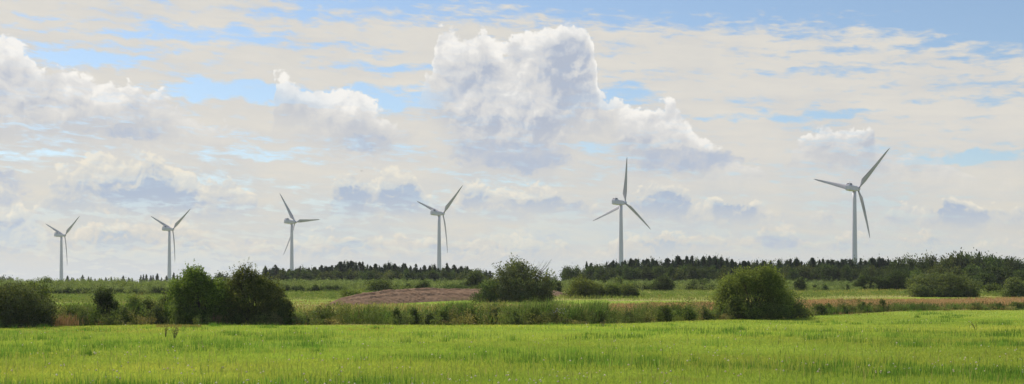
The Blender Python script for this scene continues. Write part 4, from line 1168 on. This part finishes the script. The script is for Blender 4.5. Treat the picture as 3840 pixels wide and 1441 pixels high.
_v, _f = blade_mesh()
_bm = bpy.data.meshes.new('blade'); _bm.from_pydata(_v, [], _f); _bm.materials.append(M_BLADE)
_bm.polygons.foreach_set('use_smooth', np.ones(len(_bm.polygons), bool)); _bm.update()
BLADE = (None, _bm)
for t in T: turbine(*t)

# ------------------------------------------------------------------ small things in the meadow and air
def dock(px, d, h, label, seed, n=5, lean=0.05):
    r = np.random.default_rng(seed); x = wx(px, d); z = float(gz(x, d))
    o = empty('dock_plant', (x, d, z)); tag(o, label, 'weed', 'dock and sorrel plants in the meadow')
    segs = []; c = []
    for i in range(n):
        a = r.uniform(-.2, .2); hh = h * r.uniform(.6, 1); tip = np.array([a + lean * hh, r.uniform(-.12, .12), hh])
        segs.append([(a * .2, 0, 0, .012), (a * .6, 0, hh * .5, .009), (*tip, .004)])
        t = r.uniform(.4, 1, 22); c.append(np.c_[a * .2 + t * (tip[0] - a * .2), t * tip[1], t * hh] + r.normal(size=(22, 3)) * .02)
    tv, tl = tubes(segs, 4); link('stem', mesh_np('stem', tv, tl, 4, M_BARK), o)
    c = np.concatenate(c); v = leaf_quads(c, .06, r, .6)
    link('seed_head', mesh_np('seed_head', v, np.arange(len(v)), 4, M_DRY, np.repeat(pal(len(c), [(.3, .2, .09), (.24, .22, .07), (.18, .22, .05)], r), 4, 0)), o)


dock(622, 64, .85, 'left one of two tall brownish dock plants in the meadow at left', 1)
dock(655, 63, .8, 'right one of two tall brownish dock plants in the meadow at left', 2, 7)
dock(3660, 77, .75, 'single dark leaning dock stem in the meadow at far right', 3, 3, -.15)
dock(2260, 84, .6, 'thin dock stems near the meadow edge right of centre', 4, 4)


def bird():
    d = 120.0; x = wx(1356, d); z = ZC + (HR - 641.5) * d / F
    o = empty('bird', (x, d, z), math.radians(25)); tag(o, 'tiny dark bird flying in the sky left of the central clouds', 'bird')
    rings = []
    for yy, rr in ((-.10, .006), (-.06, .016), (0, .026), (.05, .022), (.08, .016), (.1, .004)):
        rings.append([(rr * math.cos(k * math.pi / 4), yy, rr * math.sin(k * math.pi / 4)) for k in range(8)])
    v, f = loft(rings); m = plain_mat('dark_plumage', (.03, .03, .03), .7)
    bm_obj('body', v, f, m, o, True)
    for s in (-1, 1):
        v = [(0, .04, 0), (0, -.02, 0), (s * .07, -.02, .035), (s * .07, .045, .038), (s * .15, -.06, .015), (s * .13, .0, .02)]
        v = v + [(a, b, c + .005) for a, b, c in v]
        f = [(0, 1, 2, 3), (3, 2, 4, 5), (9, 8, 7, 6), (11, 10, 8, 9), (0, 6, 7, 1), (1, 7, 8, 2), (2, 8, 10, 4), (4, 10, 11, 5), (5, 11, 9, 3), (3, 9, 6, 0)]
        bm_obj('wing', v, f, m, o)
    v = [(-.012, -.09, 0), (.012, -.09, 0), (.03, -.15, 0), (-.03, -.15, 0)]; v += [(a, b, .004) for a, b, c in v]
    bm_obj('tail', v, [(3, 2, 1, 0), (4, 5, 6, 7), (0, 1, 5, 4), (1, 2, 6, 5), (2, 3, 7, 6), (3, 0, 4, 7)], m, o)


bird()

# ------------------------------------------------------------------ air
def haze():
    x0, x1, y0, y1, z0, z1 = -3100, 3100, -70, 4600, -1.2, 75
    v = [(x, y, z) for z in (z0, z1) for y in (y0, y1) for x in (x0, x1)]
    f = [(0, 2, 3, 1), (4, 5, 7, 6), (0, 1, 5, 4), (2, 6, 7, 3), (0, 4, 6, 2), (1, 3, 7, 5)]
    me = bpy.data.meshes.new('haze'); me.from_pydata(v, [], f)
    m = bpy.data.materials.new('thin_air'); m.use_nodes = True; nt = m.node_tree; nt.nodes.clear()
    out = nt.nodes.new('ShaderNodeOutputMaterial'); pv = nt.nodes.new('ShaderNodeVolumePrincipled')
    pv.inputs['Color'].default_value = (.96, .96, .95, 1); pv.inputs['Density'].default_value = .00011; pv.inputs['Anisotropy'].default_value = .3
    nt.links.new(pv.outputs[0], out.inputs['Volume']); me.materials.append(m)
    tag(link('haze', me), 'thin pale summer haze over the fields', 'haze', kind='stuff')


haze()

# ------------------------------------------------------------------ camera and render settings
cam = bpy.data.cameras.new('camera'); co = bpy.data.objects.new('camera', cam); col.objects.link(co)
cam.sensor_width = 36; cam.lens = 36 * F / 3840; cam.shift_y = (HR - 720.5) / 3840; cam.clip_end = 8000; cam.clip_start = .1
co.location = (0, 0, ZC); co.rotation_euler = (math.radians(90), 0, 0)
sc.camera = co
sc.view_settings.view_transform = 'Standard'; sc.view_settings.look = 'None'; sc.view_settings.exposure = 0; sc.view_settings.gamma = 1
sc.cycles.use_denoising = True
sc.cycles.max_bounces = 5; sc.cycles.diffuse_bounces = 3; sc.cycles.transmission_bounces = 3; sc.cycles.transparent_max_bounces = 4
